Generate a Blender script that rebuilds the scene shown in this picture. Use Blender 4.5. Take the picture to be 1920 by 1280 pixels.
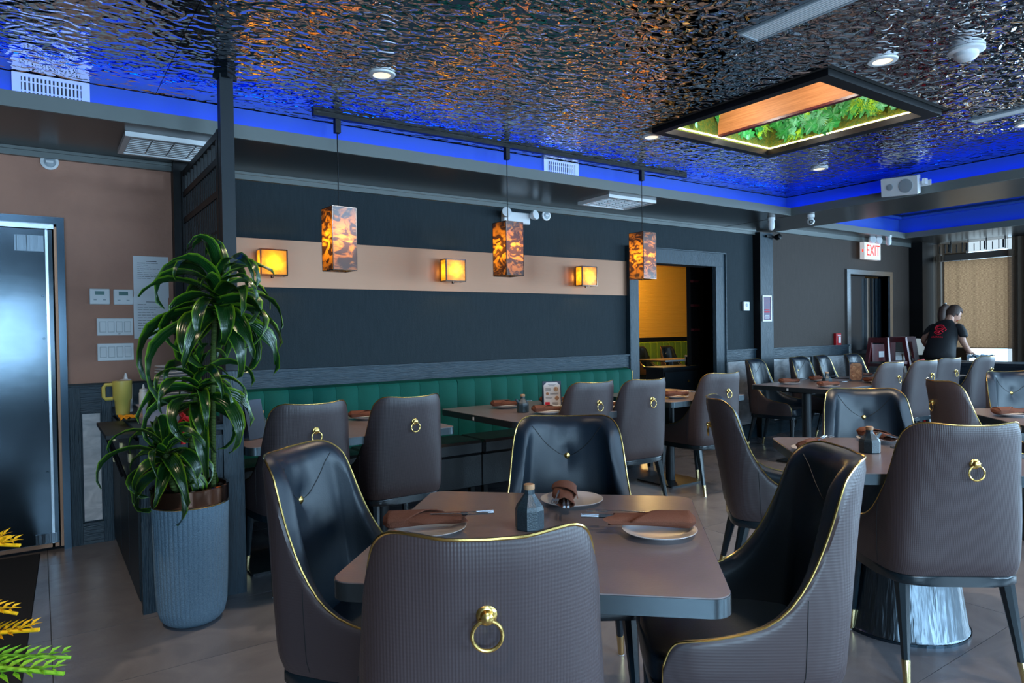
import bpy, bmesh, math, random
from math import pi, sin, cos, radians
from mathutils import Vector, Matrix, noise
for o in list(bpy.data.objects): bpy.data.objects.remove(o)
SC = bpy.context.scene
COL = SC.collection
rnd = random.Random(7)

# ------------------------------------------------------------------ camera, world, exposure
def make_camera():
    yaw, pitch, roll = 0.60395, 0.014707, -0.015346
    F = Vector((sin(yaw)*cos(pitch), cos(yaw)*cos(pitch), -sin(pitch)))
    R = Vector((cos(yaw), -sin(yaw), 0)); U = R.cross(F)
    R2 = R*cos(roll) + U*sin(roll); U2 = -R*sin(roll) + U*cos(roll)
    m = Matrix((R2, U2, -F)).transposed().to_4x4(); m.translation = (0, 0, 1.35)
    cd = bpy.data.cameras.new('camera'); cd.sensor_width = 36; cd.lens = 36*1287/1920
    cd.clip_start = .02
    cd.dof.use_dof = False
    o = bpy.data.objects.new('camera', cd); COL.objects.link(o); o.matrix_world = m
    SC.camera = o
make_camera()
SC.view_settings.view_transform = 'Standard'; SC.view_settings.look = 'None'
SC.view_settings.gamma = 1; SC.view_settings.use_curve_mapping = False
SC.view_settings.exposure = 0.5
SC.cycles.use_denoising = True
SC.cycles.max_bounces = 7; SC.cycles.diffuse_bounces = 3; SC.cycles.glossy_bounces = 4
SC.cycles.sample_clamp_indirect = 4; SC.cycles.caustics_reflective = False; SC.cycles.caustics_refractive = False
W = bpy.data.worlds.new('sky'); SC.world = W; W.use_nodes = True
W.node_tree.nodes['Background'].inputs[0].default_value = (.55, .78, 1, 1)
W.node_tree.nodes['Background'].inputs[1].default_value = 2.0

def area(name, loc, rot, sx, sy, power, color):
    l = bpy.data.lights.new(name, 'AREA'); l.shape = 'RECTANGLE'; l.size = sx; l.size_y = sy
    l.energy = power; l.color = color
    o = bpy.data.objects.new(name, l); COL.objects.link(o); o.location = loc; o.rotation_euler = rot
    return o
# daylight coming through the real window openings: behind the camera (Y = -3.2) and at the far right (X = 11.7)
DAY = (.46, .74, 1)
for k, x in enumerate((-1.0, 2.6, 5.6, 8.6)):
    area('window_daylight', (x, -3.22, 1.42), (radians(90), 0, 0), 2.2, 1.1, 125, DAY)
area('window_daylight', (11.86, 4.6, 1.75), (0, radians(90), 0), 1.6, 1.0, 9, DAY)
for y in (2.3, -.2, -2.2): area('window_daylight', (11.86, y, 1.65), (0, radians(90), 0), 1.6, 1.7, 115, DAY)

# ------------------------------------------------------------------ materials
MATS = {}
def mat(name, color=(.5,.5,.5), rough=.5, metal=0., bump=None, vary=None, emit=None, spec=None, coat=None, trans=None, alpha=None):
    """bump=(kind, scale, strength, stretch); vary=(color2, scale, stretch)"""
    m = bpy.data.materials.new(name); m.use_nodes = True; MATS[name] = m
    n = m.node_tree.nodes; l = m.node_tree.links; b = n['Principled BSDF']
    b.inputs['Base Color'].default_value = (*color, 1); b.inputs['Roughness'].default_value = rough
    b.inputs['Metallic'].default_value = metal
    if spec is not None: b.inputs['Specular IOR Level'].default_value = spec
    if coat: b.inputs['Coat Weight'].default_value = coat; b.inputs['Coat Roughness'].default_value = .22
    if emit: b.inputs['Emission Color'].default_value = (*emit[0], 1); b.inputs['Emission Strength'].default_value = emit[1]
    if trans: b.inputs['Transmission Weight'].default_value = trans
    if alpha is not None: b.inputs['Alpha'].default_value = alpha
    def coords(stretch):
        tc = n.new('ShaderNodeTexCoord'); mp = n.new('ShaderNodeMapping')
        mp.inputs['Scale'].default_value = stretch; l.new(tc.outputs['Object'], mp.inputs[0]); return mp.outputs[0]
    if vary:
        c2, sc, st = vary[:3]
        t = n.new('ShaderNodeTexNoise'); t.inputs['Scale'].default_value = sc; t.inputs['Detail'].default_value = 6
        t.inputs['Distortion'].default_value = vary[3] if len(vary) > 3 else .4
        l.new(coords(st), t.inputs['Vector'])
        r = n.new('ShaderNodeValToRGB'); r.color_ramp.elements[0].position = .35; r.color_ramp.elements[1].position = .65
        r.color_ramp.elements[0].color = (*color, 1); r.color_ramp.elements[1].color = (*c2, 1)
        l.new(t.outputs[0], r.inputs[0]); l.new(r.outputs[0], b.inputs['Base Color'])
    if bump:
        kind, sc, strength, st = bump[:4]
        dist = bump[4] if len(bump) > 4 else .01
        bp = n.new('ShaderNodeBump'); bp.inputs['Strength'].default_value = strength; bp.inputs['Distance'].default_value = dist
        v = coords(st)
        if kind == 'noise':
            t = n.new('ShaderNodeTexNoise'); t.inputs['Scale'].default_value = sc; t.inputs['Detail'].default_value = 3
            l.new(v, t.inputs['Vector']); h = t.outputs[0]
        elif kind == 'smooth':
            t = n.new('ShaderNodeTexNoise'); t.inputs['Scale'].default_value = sc; t.inputs['Detail'].default_value = .3
            t.inputs['Distortion'].default_value = .9
            l.new(v, t.inputs['Vector']); h = t.outputs[0]
        elif kind == 'weave':   # product of two sine waves: fine embossed basket weave
            sx = n.new('ShaderNodeSeparateXYZ'); l.new(v, sx.inputs[0])
            out = []
            for ax in ('X', 'Z'):
                a = n.new('ShaderNodeMath'); a.operation = 'MULTIPLY'; a.inputs[1].default_value = sc*(1 if ax == 'X' else .8)
                s = n.new('ShaderNodeMath'); s.operation = 'SINE'
                l.new(sx.outputs[ax], a.inputs[0]); l.new(a.outputs[0], s.inputs[0])
                g = n.new('ShaderNodeMath'); g.operation = 'MULTIPLY'; g.inputs[1].default_value = 1 if ax == 'X' else .45
                l.new(s.outputs[0], g.inputs[0]); out.append(g.outputs[0])
            mm = n.new('ShaderNodeMath'); mm.operation = 'ADD'; l.new(out[0], mm.inputs[0]); l.new(out[1], mm.inputs[1]); h = mm.outputs[0]
        elif kind == 'wave':
            t = n.new('ShaderNodeTexWave'); t.inputs['Scale'].default_value = sc; t.inputs['Distortion'].default_value = 3; t.inputs['Detail'].default_value = 2
            t.bands_direction = 'Z'; l.new(v, t.inputs['Vector']); h = t.outputs['Fac']
        l.new(h, bp.inputs['Height']); l.new(bp.outputs[0], b.inputs['Normal'])
    return m
S1 = (1, 1, 1)
mat('brown_plaster', (.50,.235,.155), .6, 0, ('noise', 22, .3, S1), ((.40,.185,.125), 2.2, S1))
mat('dark_wallpaper', (.019,.029,.036), .7, 0, ('noise', 160, .35, (1,1,.4)), ((.015,.024,.030), 60, (1,1,.1)), spec=.22)
mat('taupe_wallpaper', (.066,.050,.043), .7, 0, ('noise', 160, .35, (1,1,.4)), ((.057,.043,.037), 60, (1,1,.1)), spec=.25)
mat('teal_wood', (.013,.036,.056), .45, 0, ('noise', 26, .5, (.5,6,6)), ((.007,.021,.034), 18, (.35,5,5), 1.2))
mat('teal_wood_vertical', (.013,.036,.056), .45, 0, ('noise', 26, .5, (6,6,.5)), ((.007,.021,.034), 18, (5,5,.35), 1.2))
mat('dark_paint', (.005,.009,.013), .45, spec=.25)
mat('black_paint', (.005,.005,.006), .45, spec=.25)
mat('grey_fascia', (.14,.155,.152), .4)
mat('soffit_paint', (.030,.030,.030), .28)
mat('beam_paint', (.045,.046,.045), .28)
mat('cove_blue_glow', (.03,.10,.40), .6)  # blue LED glow is mixed into the base colour of the cove
mat('vent_white', (.75,.76,.80), .5)
mat('led_blue', (.0,.02,.2), .5, 0, emit=((.0,.06,1), 15))
mat('led_blue_dim', (.0,.02,.2), .5, 0, emit=((.0,.06,1), 10))
mat('hammered_steel', (.72,.72,.76), .02, 1, ('smooth', 14, 1.0, (1,1.3,1), .013))
mat('steel_gap', (.02,.02,.02), .5)
mat('floor_tile', (.205,.200,.222), .25, 0, ('noise', 60, .06, S1), ((.140,.138,.158), 2.6, S1, 1.4), spec=.9)
mat('grout', (.02,.02,.022), .7)
mat('copper_sheet', (.24,.125,.078), .42, .8, ('noise', 120, .05, (.03,1,1)))
mat('bronze_trim', (.30,.19,.14), .12, 1)
mat('gold', (.70,.47,.15), .24, 1)
mat('brass', (.72,.55,.28), .25, 1)
mat('black_leather', (.005,.013,.024), .4, 0, ('noise', 260, .05, S1), spec=.5)
mat('brown_leather', (.060,.043,.047), .42, 0, ('weave', 1000, .3, S1, .0006), spec=.6)
mat('plain_brown_leather', (.060,.043,.047), .4, 0, ('noise', 240, .12, S1), spec=.6)
mat('seam_thread', (.006,.007,.009), .6)
mat('leg_lacquer', (.008,.018,.026), .25, spec=.6)
mat('table_laminate', (.225,.178,.180), .3, 0, ('noise', 90, .05, S1), ((.195,.155,.158), 9, S1), spec=.85, coat=.35)
mat('table_edge', (.10,.125,.14), .25, .85)
mat('dark_edge', (.018,.022,.028), .35)
mat('iron', (.016,.020,.024), .42, .3)
mat('steel_brushed', (.10,.12,.14), .3, 1, ('noise', 22, .6, (1,1,.02), .02))
mat('steel_door', (.055,.072,.088), .16, 1, ('noise', 4, .025, (.7,1,2.2)), ((.045,.060,.073), 6, S1))
mat('steel_frame', (.42,.46,.50), .25, 1)
mat('dark_steel', (.05,.075,.10), .18, .9)
mat('white_plastic', (.80,.80,.82), .35)
mat('grey_plastic', (.32,.36,.40), .4)
mat('white_ceramic', (.78,.76,.78), .2, spec=.6)
mat('dark_ceramic', (.020,.040,.055), .28, 0, ('noise', 260, .2, S1), ((.035,.065,.085), 180, S1), spec=.6)
mat('cork', (.62,.36,.20), .6, 0, None, ((.5,.28,.15), 90, S1))
mat('brown_napkin', (.17,.056,.030), .85, 0, ('noise', 420, .4, S1))
mat('chopstick', (.012,.014,.018), .25)
mat('green_velvet', (.0,.105,.078), .62, 0, ('noise', 200, .15, S1), ((.0,.085,.064), 5, S1), spec=.2)
mat('bench_leather', (.010,.014,.018), .35, 0, ('noise', 120, .15, S1))
mat('marble_panel', (.62,.62,.64), .3, 0, ('noise', 7, .4, (1,1,2)), ((.42,.44,.47), 5, (1,1,2.4), 2.2))
mat('planter_blue', (.12,.20,.28), .5, 0, ('noise', 180, .5, S1), ((.20,.30,.39), 240, S1))
mat('soil', (.03,.018,.012), .9, 0, ('noise', 60, 1, S1))
mat('cane_green', (.10,.15,.035), .5, 0, ('wave', 22, .8, S1), ((.05,.09,.02), 30, (1,1,3)))
mat('red_plastic', (.55,.012,.02), .35)
mat('red_cord', (.75,.01,.01), .6)
mat('mahogany', (.13,.012,.018), .35, 0, None, ((.08,.008,.012), 20, (1,1,.2)))
mat('cream_plastic', (.62,.50,.40), .4)
mat('yellow_tumbler', (.62,.52,.12), .4)
mat('yellow_cloth', (.85,.40,.01), .8, 0, ('noise', 40, .5, S1))
mat('clear_bin', (.50,.50,.62), .25, alpha=.55)
mat('skin', (.52,.27,.19), .5)
mat('hair', (.05,.020,.012), .65, 0, ('noise', 90, .5, (6,6,.6)))
mat('shirt_black', (.010,.011,.014), .8, 0, ('noise', 14, .35, S1))
mat('shirt_print', (.75,.006,.03), .7)
mat('blue_cloth', (.30,.42,.52), .8, 0, ('noise', 30, .5, S1))
mat('paper', (.80,.80,.84), .7)
mat('ink', (.03,.03,.04), .7)
mat('lcd_green', (.02,.14,.13), .3)
mat('curtain', (.22,.15,.10), .9, 0, None, ((.15,.10,.065), 30, (12,12,.15)))
mat('window_bar', (.10,.085,.075), .5)
mat('orange_wood', (.62,.24,.085), .6, 0, ('noise', 40, .08, (8,.3,8)), ((.46,.16,.05), 14, (9,.35,9), .6))
mat('foliage_green', (.03,.34,.06), .45, 0, None, ((.02,.20,.05), 8, S1))
mat('foliage_lime', (.28,.55,.02), .45)
mat('foliage_pale', (.12,.45,.22), .45)
mat('moss', (.03,.10,.01), .9, 0, ('noise', 60, 1, S1), ((.12,.12,.0), 50, S1))
mat('led_warm', (1,.8,.5), .5, 0, emit=((1,.72,.38), 9))
mat('downlight_lens', (1,.9,.7), .5, 0, emit=((1,.74,.46), 1.0))
mat('exit_red', (.9,.02,.01), .5, 0, emit=((1,.03,.01), 1.6))
mat('exit_white', (.75,.75,.75), .4, 0, emit=((1,.9,.85), .25))
mat('yellow_wall', (.80,.44,.05), .6, 0, ('wave', 7, .45, (.5,.5,1.6), .008))
mat('olive_velvet', (.12,.22,.01), .7)
mat('black_rubber', (.006,.006,.007), .85, 0, ('noise', 300, .4, S1))
mat('glass_dark', (.02,.025,.03), .25, spec=.5)
mat('yellow_leaf', (.80,.42,.0), .6)
mat('lime_leaf', (.22,.48,.02), .6)
mat('poster_dark', (.045,.04,.12), .5, 0, None, ((.16,.03,.10), 30, S1))
mat('food_print', (.35,.12,.05), .5, 0, None, ((.55,.40,.25), 60, S1))
mat('card_blue', (.02,.035,.07), .5)
mat('tan_print', (.42,.25,.14), .5, 0, None, ((.25,.12,.07), 40, S1))
def onyx(name, c1, c2, c3, scale, p0=.44, p1=.56):
    m = bpy.data.materials.new(name); m.use_nodes = True; MATS[name] = m
    n = m.node_tree.nodes; l = m.node_tree.links; out = n['Material Output']; n.remove(n['Principled BSDF'])
    tc = n.new('ShaderNodeTexCoord'); mp = n.new('ShaderNodeMapping'); mp.inputs['Scale'].default_value = (1, 1, 1.6)
    t = n.new('ShaderNodeTexNoise'); t.inputs['Scale'].default_value = scale; t.inputs['Detail'].default_value = 7; t.inputs['Distortion'].default_value = 1.6
    l.new(tc.outputs['Object'], mp.inputs[0]); oi = n.new('ShaderNodeObjectInfo')
    ad = n.new('ShaderNodeVectorMath'); ad.operation = 'ADD'; l.new(mp.outputs[0], ad.inputs[0]); l.new(oi.outputs['Location'], ad.inputs[1])
    l.new(ad.outputs[0], t.inputs['Vector'])
    r = n.new('ShaderNodeValToRGB'); r.color_ramp.elements[0].position = p0; r.color_ramp.elements[1].position = p1
    r.color_ramp.elements[0].color = (*c1, 1); r.color_ramp.elements[1].color = (*c2, 1)
    l.new(t.outputs[0], r.inputs[0])
    tr = n.new('ShaderNodeBsdfTranslucent'); di = n.new('ShaderNodeBsdfDiffuse'); di.inputs[0].default_value = (*c3, 1)
    gl = n.new('ShaderNodeBsdfGlossy'); gl.inputs['Roughness'].default_value = .15
    l.new(r.outputs[0], tr.inputs[0])
    m1 = n.new('ShaderNodeMixShader'); m1.inputs[0].default_value = .35; l.new(tr.outputs[0], m1.inputs[1]); l.new(di.outputs[0], m1.inputs[2])
    m2 = n.new('ShaderNodeMixShader'); m2.inputs[0].default_value = .08; l.new(m1.outputs[0], m2.inputs[1]); l.new(gl.outputs[0], m2.inputs[2])
    l.new(m2.outputs[0], out.inputs[0])
onyx('onyx_shade', (.05,.022,.010), (.75,.34,.04), (.17,.13,.12), 10, .46, .60)
onyx('sconce_glass', (.75,.36,.02), (.95,.55,.06), (.5,.3,.06), 7)
def leafmat():
    m = bpy.data.materials.new('variegated_leaf'); m.use_nodes = True; MATS['variegated_leaf'] = m
    n = m.node_tree.nodes; l = m.node_tree.links; b = n['Principled BSDF']
    uv = n.new('ShaderNodeUVMap'); s = n.new('ShaderNodeSeparateXYZ'); l.new(uv.outputs[0], s.inputs[0])
    a = n.new('ShaderNodeMath'); a.operation = 'SUBTRACT'; a.inputs[1].default_value = .5; l.new(s.outputs[0], a.inputs[0])
    c = n.new('ShaderNodeMath'); c.operation = 'ABSOLUTE'; l.new(a.outputs[0], c.inputs[0])
    r = n.new('ShaderNodeValToRGB'); e = r.color_ramp.elements
    e[0].position = 0; e[0].color = (.007,.042,.007,1); e[1].position = .5; e[1].color = (.22,.36,.015,1)
    x = e.new(.36); x.color = (.006,.034,.007,1); x = e.new(.46); x.color = (.08,.20,.01,1)
    l.new(c.outputs[0], r.inputs[0]); l.new(r.outputs[0], b.inputs['Base Color'])
    b.inputs['Roughness'].default_value = .22; b.inputs['Specular IOR Level'].default_value = .6
    w = n.new('ShaderNodeTexWave'); w.inputs['Scale'].default_value = 3; w.bands_direction = 'X'; l.new(uv.outputs[0], w.inputs[0])
    bp = n.new('ShaderNodeBump'); bp.inputs['Strength'].default_value = .25; bp.inputs['Distance'].default_value = .004
    l.new(w.outputs['Fac'], bp.inputs['Height']); l.new(bp.outputs[0], b.inputs['Normal'])
leafmat()
def sheer():
    m = bpy.data.materials.new('sheer_curtain'); m.use_nodes = True; MATS['sheer_curtain'] = m
    n = m.node_tree.nodes; l = m.node_tree.links; out = n['Material Output']; n.remove(n['Principled BSDF'])
    tr = n.new('ShaderNodeBsdfTransparent'); tr.inputs[0].default_value = (.75,.68,.62,1)
    tl = n.new('ShaderNodeBsdfTranslucent'); tl.inputs[0].default_value = (.22,.15,.10,1)
    di = n.new('ShaderNodeBsdfDiffuse'); di.inputs[0].default_value = (.30,.23,.18,1)
    m1 = n.new('ShaderNodeMixShader'); l.new(tl.outputs[0], m1.inputs[1]); l.new(di.outputs[0], m1.inputs[2])
    m2 = n.new('ShaderNodeMixShader'); m2.inputs[0].default_value = .5; l.new(tr.outputs[0], m2.inputs[1]); l.new(m1.outputs[0], m2.inputs[2])
    l.new(m2.outputs[0], out.inputs[0])
    m = bpy.data.materials.new('woven_blind'); m.use_nodes = True; MATS['woven_blind'] = m
    n = m.node_tree.nodes; l = m.node_tree.links; out = n['Material Output']; n.remove(n['Principled BSDF'])
    tc = n.new('ShaderNodeTexCoord'); mp = n.new('ShaderNodeMapping'); mp.inputs['Scale'].default_value = (1, 12, 60)
    t = n.new('ShaderNodeTexNoise'); t.inputs['Scale'].default_value = 3; l.new(tc.outputs['Object'], mp.inputs[0]); l.new(mp.outputs[0], t.inputs[0])
    r = n.new('ShaderNodeValToRGB'); r.color_ramp.elements[0].color = (.14,.072,.036,1); r.color_ramp.elements[1].color = (.32,.18,.095,1)
    r.color_ramp.elements[0].position = .35; r.color_ramp.elements[1].position = .7
    l.new(t.outputs[0], r.inputs[0])
    tl = n.new('ShaderNodeBsdfTranslucent'); l.new(r.outputs[0], tl.inputs[0]); di = n.new('ShaderNodeBsdfDiffuse'); l.new(r.outputs[0], di.inputs[0])
    m1 = n.new('ShaderNodeMixShader'); m1.inputs[0].default_value = .3; l.new(tl.outputs[0], m1.inputs[1]); l.new(di.outputs[0], m1.inputs[2]); l.new(m1.outputs[0], out.inputs[0])
sheer()

# ------------------------------------------------------------------ mesh helpers
def V(*a): return Vector(a)
def box(bm, x0, x1, y0, y1, z0, z1, bev=0, M=None, seg=1):
    r = bmesh.ops.create_cube(bm, size=1)
    vs = r['verts']
    for v in vs:
        v.co = Vector(((x0+x1)/2 + v.co.x*(x1-x0), (y0+y1)/2 + v.co.y*(y1-y0), (z0+z1)/2 + v.co.z*(z1-z0)))
    if bev:
        es = list({e for v in vs for e in v.link_edges})
        r2 = bmesh.ops.bevel(bm, geom=es, offset=bev, segments=seg, affect='EDGES', profile=.5)
        vs = list({v for v in r2['verts']} | {v for v in vs if v.is_valid})
    if M is not None:
        for v in vs: v.co = M @ v.co
    return bm
def lathe(bm, prof, n=24, c=(0,0,0), M=None, caps=True):
    rings = []
    for r, z in prof:
        rings.append([bm.verts.new((c[0]+r*cos(2*pi*i/n), c[1]+r*sin(2*pi*i/n), c[2]+z)) for i in range(n)])
    for a, b in zip(rings, rings[1:]):
        for i in range(n): bm.faces.new((a[i], a[(i+1)%n], b[(i+1)%n], b[i]))
    if caps:
        bm.faces.new(list(reversed(rings[0]))); bm.faces.new(rings[-1])
    if M is not None:
        for rg in rings:
            for v in rg: v.co = M @ v.co
    return bm
def tube(bm, pts, r, n=8, closed=False, rs=None, flat=1.0):
    pts = [Vector(p) for p in pts]; N = len(pts); rings = []
    up = Vector((0,0,1))
    prev = None
    for i, p in enumerate(pts):
        if closed: t = pts[(i+1)%N] - pts[i-1]
        else: t = pts[min(i+1,N-1)] - pts[max(i-1,0)]
        t.normalize()
        if prev is None:
            a = t.cross(up) if abs(t.dot(up)) < .95 else t.cross(Vector((1,0,0)))
        else: a = prev - t*prev.dot(t)
        a.normalize(); prev = a; b = t.cross(a)
        rr = rs[i] if rs else r
        rings.append([bm.verts.new(p + a*rr*cos(2*pi*k/n) + b*rr*flat*sin(2*pi*k/n)) for k in range(n)])
    M = N if closed else N-1
    for i in range(M):
        A, B = rings[i], rings[(i+1)%N]
        for k in range(n): bm.faces.new((A[k], A[(k+1)%n], B[(k+1)%n], B[k]))
    if not closed:
        bm.faces.new(list(reversed(rings[0]))); bm.faces.new(rings[-1])
    return bm
def prism(bm, poly, z0, z1, M=None, bev=0):
    a = [bm.verts.new((x, y, z0)) for x, y in poly]; b = [bm.verts.new((x, y, z1)) for x, y in poly]
    n = len(poly)
    fs = [bm.faces.new(list(reversed(a))), bm.faces.new(b)]
    for i in range(n): fs.append(bm.faces.new((a[i], a[(i+1)%n], b[(i+1)%n], b[i])))
    vs = a+b
    if bev:
        es = list(fs[0].edges)+list(fs[1].edges)
        r = bmesh.ops.bevel(bm, geom=es, offset=bev, segments=2, affect='EDGES', profile=.5)
        vs = list(set(r['verts']) | {v for v in vs if v.is_valid})
    if M is not None:
        for v in vs: v.co = M @ v.co
    return bm
def rrect(w, d, r, n=4, cx=0, cy=0):
    out = []
    for sx, sy, a0 in ((1,1,0), (-1,1,90), (-1,-1,180), (1,-1,270)):
        for k in range(n+1):
            a = radians(a0 + 90*k/n); out.append((cx+sx*(w/2-r)+r*cos(a), cy+sy*(d/2-r)+r*sin(a)))
    return out
def B(): return bmesh.new()
def obj(name, bm, m, parent=None, smooth=False, loc=None):
    me = bpy.data.meshes.new(name)
    if smooth: bmesh.ops.recalc_face_normals(bm, faces=bm.faces)
    bm.to_mesh(me); bm.free()
    if m: me.materials.append(MATS[m] if isinstance(m, str) else m)
    if smooth:
        me.polygons.foreach_set('use_smooth', [True]*len(me.polygons))
        me.set_sharp_from_angle(angle=radians(40))
    o = bpy.data.objects.new(name, me); COL.objects.link(o)
    if parent: o.parent = parent
    if loc: o.location = loc
    return o
def share(name, o, parent, loc=(0,0,0), rot=(0,0,0), sc=None):
    c = bpy.data.objects.new(name, o.data); COL.objects.link(c); c.parent = parent; c.location = loc; c.rotation_euler = rot
    if sc: c.scale = sc
    return c
def tag(o, label, cat, group=None, kind=None):
    o['label'] = label; o['category'] = cat
    if group: o['group'] = group
    if kind: o['kind'] = kind
    return o
def thing(name, label, cat, loc=(0,0,0), rotz=0, group=None, kind=None):
    o = bpy.data.objects.new(name, None); COL.objects.link(o); o.empty_display_size = .1
    o.location = loc; o.rotation_euler = (0, 0, rotz)
    return tag(o, label, cat, group, kind)
def dup(root, loc, rotz, label=None, group=None, rot=None):
    r = root.copy(); COL.objects.link(r); r.location = loc; r.rotation_euler = rot or (0, 0, rotz)
    if label: r['label'] = label
    if group: r['group'] = group
    for ch in list(root.children):
        c = ch.copy(); COL.objects.link(c); c.parent = r
        for g in ch.children:
            d = g.copy(); COL.objects.link(d); d.parent = c
    return r
def struct(name, bm, m, label, parent=None, smooth=False):
    o = obj(name, bm, m, parent, smooth); o['kind'] = 'structure'
    if not parent: o['label'] = label
    return o
def boxes(*bs):
    bm = B()
    for b in bs: box(bm, *b)
    return bm
def text(name, s, size, m, parent, M, ext=.001, align='CENTER', sx=1):
    c = bpy.data.curves.new(name, 'FONT'); c.body = s; c.size = size; c.extrude = ext; c.align_x = align; c.align_y = 'CENTER'
    c.resolution_u = 2
    f = bpy.data.objects.new(name, c); COL.objects.link(f)
    me = bpy.data.meshes.new_from_object(f.evaluated_get(bpy.context.evaluated_depsgraph_get())); bpy.data.objects.remove(f)
    me.materials.clear(); me.materials.append(MATS[m])
    o = bpy.data.objects.new(name, me); COL.objects.link(o); o.parent = parent
    o.matrix_local = M @ Matrix.Diagonal((sx,1,1,1))
    return o
def face_mat(loc, yaw, tilt=0):   # text plane whose normal points to heading yaw (deg from +X), upright
    return Matrix.Translation(loc) @ Matrix.Rotation(radians(yaw+90), 4, 'Z') @ Matrix.Rotation(radians(90-tilt), 4, 'X')

YW = 5.30
# ================================================================== FLOOR
fl = struct('floor', boxes((-2.6,13.7,-3.4,11.4,-.08,-.006)), 'grout', 'dark grout bed under the large grey stone-look floor tiles')
tile = None
def tile_bm(w, d):
    bm = B(); box(bm, 0, w, 0, d, -.006, 0, 0); return bm
for j in range(-11, 14):
    y0 = 3.09 + j*.61
    for i in range(-3, 11):
        x0 = .02 + i*1.22
        if (x0 > 11.7 and y0 < 5) or y0 > 11: continue
        if tile is None:
            tile = obj('tile', tile_bm(1.217, .607), 'floor_tile', fl); t = tile
        else: t = share('tile', tile, fl)
        t.location = (x0+.0015, y0+.0015, 0)

# ================================================================== WALLS
def wall_slab(bm, x0, x1, y0, y1, z0, z1): box(bm, x0, x1, y0, y1, z0, z1)
# back wall: doorway opening X 5.27-6.53, exit door recess X 9.47-10.56, steel door recess X < .11
bw = boxes((.95,5.27,YW,YW+.15,0,2.8), (5.27,6.53,YW,YW+.15,2.07,2.8), (6.53,7.4,YW,YW+.15,0,2.8))
wall_back = struct('wall_back', bw, 'dark_wallpaper', 'dark blue grey wallpapered wall behind the green banquette')
wall_back_right = struct('wall_right', boxes((7.4,9.47,YW,YW+.15,0,3.1), (9.47,10.56,YW,YW+.15,2.09,3.1), (10.56,12,YW,YW+.15,0,3.1)),
    'taupe_wallpaper', 'taupe wallpapered wall around the steel framed door under the exit sign')
wb = struct('wall_left', boxes((.11,.95,YW,YW+.15,1.04,2.8), (-2.6,.11,YW,YW+.15,2.08,2.8)), 'brown_plaster', 'brown suede-look plaster wall beside the steel door')
struct('wall_left_wainscot', boxes((.15,.95,YW-.012,YW+.15,0,1.039)), 'teal_wood_vertical', '', wb)
# wainscot frame and marble panel beside the steel door
obj('stile', boxes((.15,.215,YW-.035,YW-.013,.0,1.03)), 'teal_wood_vertical', wb)
obj('stile', boxes((.335,.39,YW-.035,YW-.013,.0,1.03)), 'teal_wood_vertical', wb)
obj('rail', boxes((.216,.334,YW-.035,YW-.013,.862,1.03)), 'teal_wood', wb)
obj('rail', boxes((.216,.334,YW-.035,YW-.013,.0,.14)), 'teal_wood', wb)
obj('marble_panel', boxes((.226,.325,YW-.024,YW-.013,.15,.852)), 'marble_panel', wb)
obj('cap_rail', boxes((.15,.78,YW-.03,YW,1.04,1.052)), 'black_paint', wb)
# black corner column behind the screen
struct('trim_1', boxes((.785,.95,YW-.10,YW,0,2.55)), 'black_paint', 'black corner column between the brown wall and the dark wall')
# crown trim under the soffit
def crown(x0, x1, z=2.55):
    return boxes((x0,x1,YW-.035,YW-.001,z-.055,z-.001), (x0,x1,YW-.05,YW-.001,z-.02,z-.001))
struct('trim_2', crown(-2.6,7.3), 'grey_fascia', 'grey crown moulding along the top of the back wall')
struct('trim_3', boxes((7.66,11.2,YW-.035,YW-.001,2.56,2.62)), 'grey_fascia', 'grey crown moulding above the exit sign wall')
# chair rail + wainscot right of the doorway
wr = wall_back
def dado(parent, x0, x1, n, y=YW):
    obj('rail', boxes((x0,x1,y-.035,y-.001,.955,1.075)), 'teal_wood', parent)
    obj('cap_rail', boxes((x0,x1,y-.048,y-.001,1.0755,1.092)), 'teal_wood', parent)
    obj('skirting', boxes((x0,x1,y-.035,y-.001,0,.16)), 'teal_wood', parent)
    w = (x1-x0)/n
    for i in range(n):
        obj('stile', boxes((x0+i*w,x0+i*w+.06,y-.033,y-.001,.161,.954)), 'teal_wood_vertical', parent)
        obj('marble_panel', boxes((x0+i*w+.07,x0+(i+1)*w-.01,y-.02,y-.001,.17,.945)), 'marble_panel', parent)
dado(wall_back, 6.70, 7.30, 1)
dado(wall_back_right, 7.58, 9.40, 2)
dado(wall_back_right, 10.64, 11.2, 1)
# rail behind the banquette
obj('banquette_rail', boxes((.96,5.13,YW-.045,YW-.001,.90,1.075)), 'teal_wood', wall_back)
obj('cap_rail', boxes((.96,5.13,YW-.06,YW-.001,1.0755,1.092)), 'teal_wood', wall_back)
# copper band
tag(obj('copper_band', boxes((1.2,5.13,YW-.02,YW-.001,1.71,2.07)), 'copper_sheet'), 'long brushed copper panel running along the dark wall behind the lamps', 'wall panel')
# doorway casing
dc = struct('door_1', boxes((5.14,5.27,YW-.05,YW+.15,0,2.07), (6.53,6.69,YW-.05,YW+.15,0,2.07), (5.14,6.69,YW-.05,YW+.15,2.0705,2.222)),
    'teal_wood_vertical', 'wide dark teal wooden casing of the open doorway to the yellow room')
obj('outer_bead', boxes((5.125,5.14,YW-.065,YW-.001,0,2.235),(6.69,6.705,YW-.065,YW-.001,0,2.235),(5.14,6.69,YW-.065,YW-.001,2.222,2.235)), 'teal_wood', dc)
# pilaster post
pl = struct('trim_4', boxes((7.305,7.56,5.20,YW-.001,0,2.52)), 'teal_wood_vertical', 'tall teal pilaster carrying the small framed notice')
obj('side_strip', boxes((7.295,7.3045,5.195,YW-.001,0,2.52)), 'black_paint', pl)
obj('base_block', boxes((7.285,7.58,5.185,5.1995,0,.16)), 'teal_wood', pl)
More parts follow.
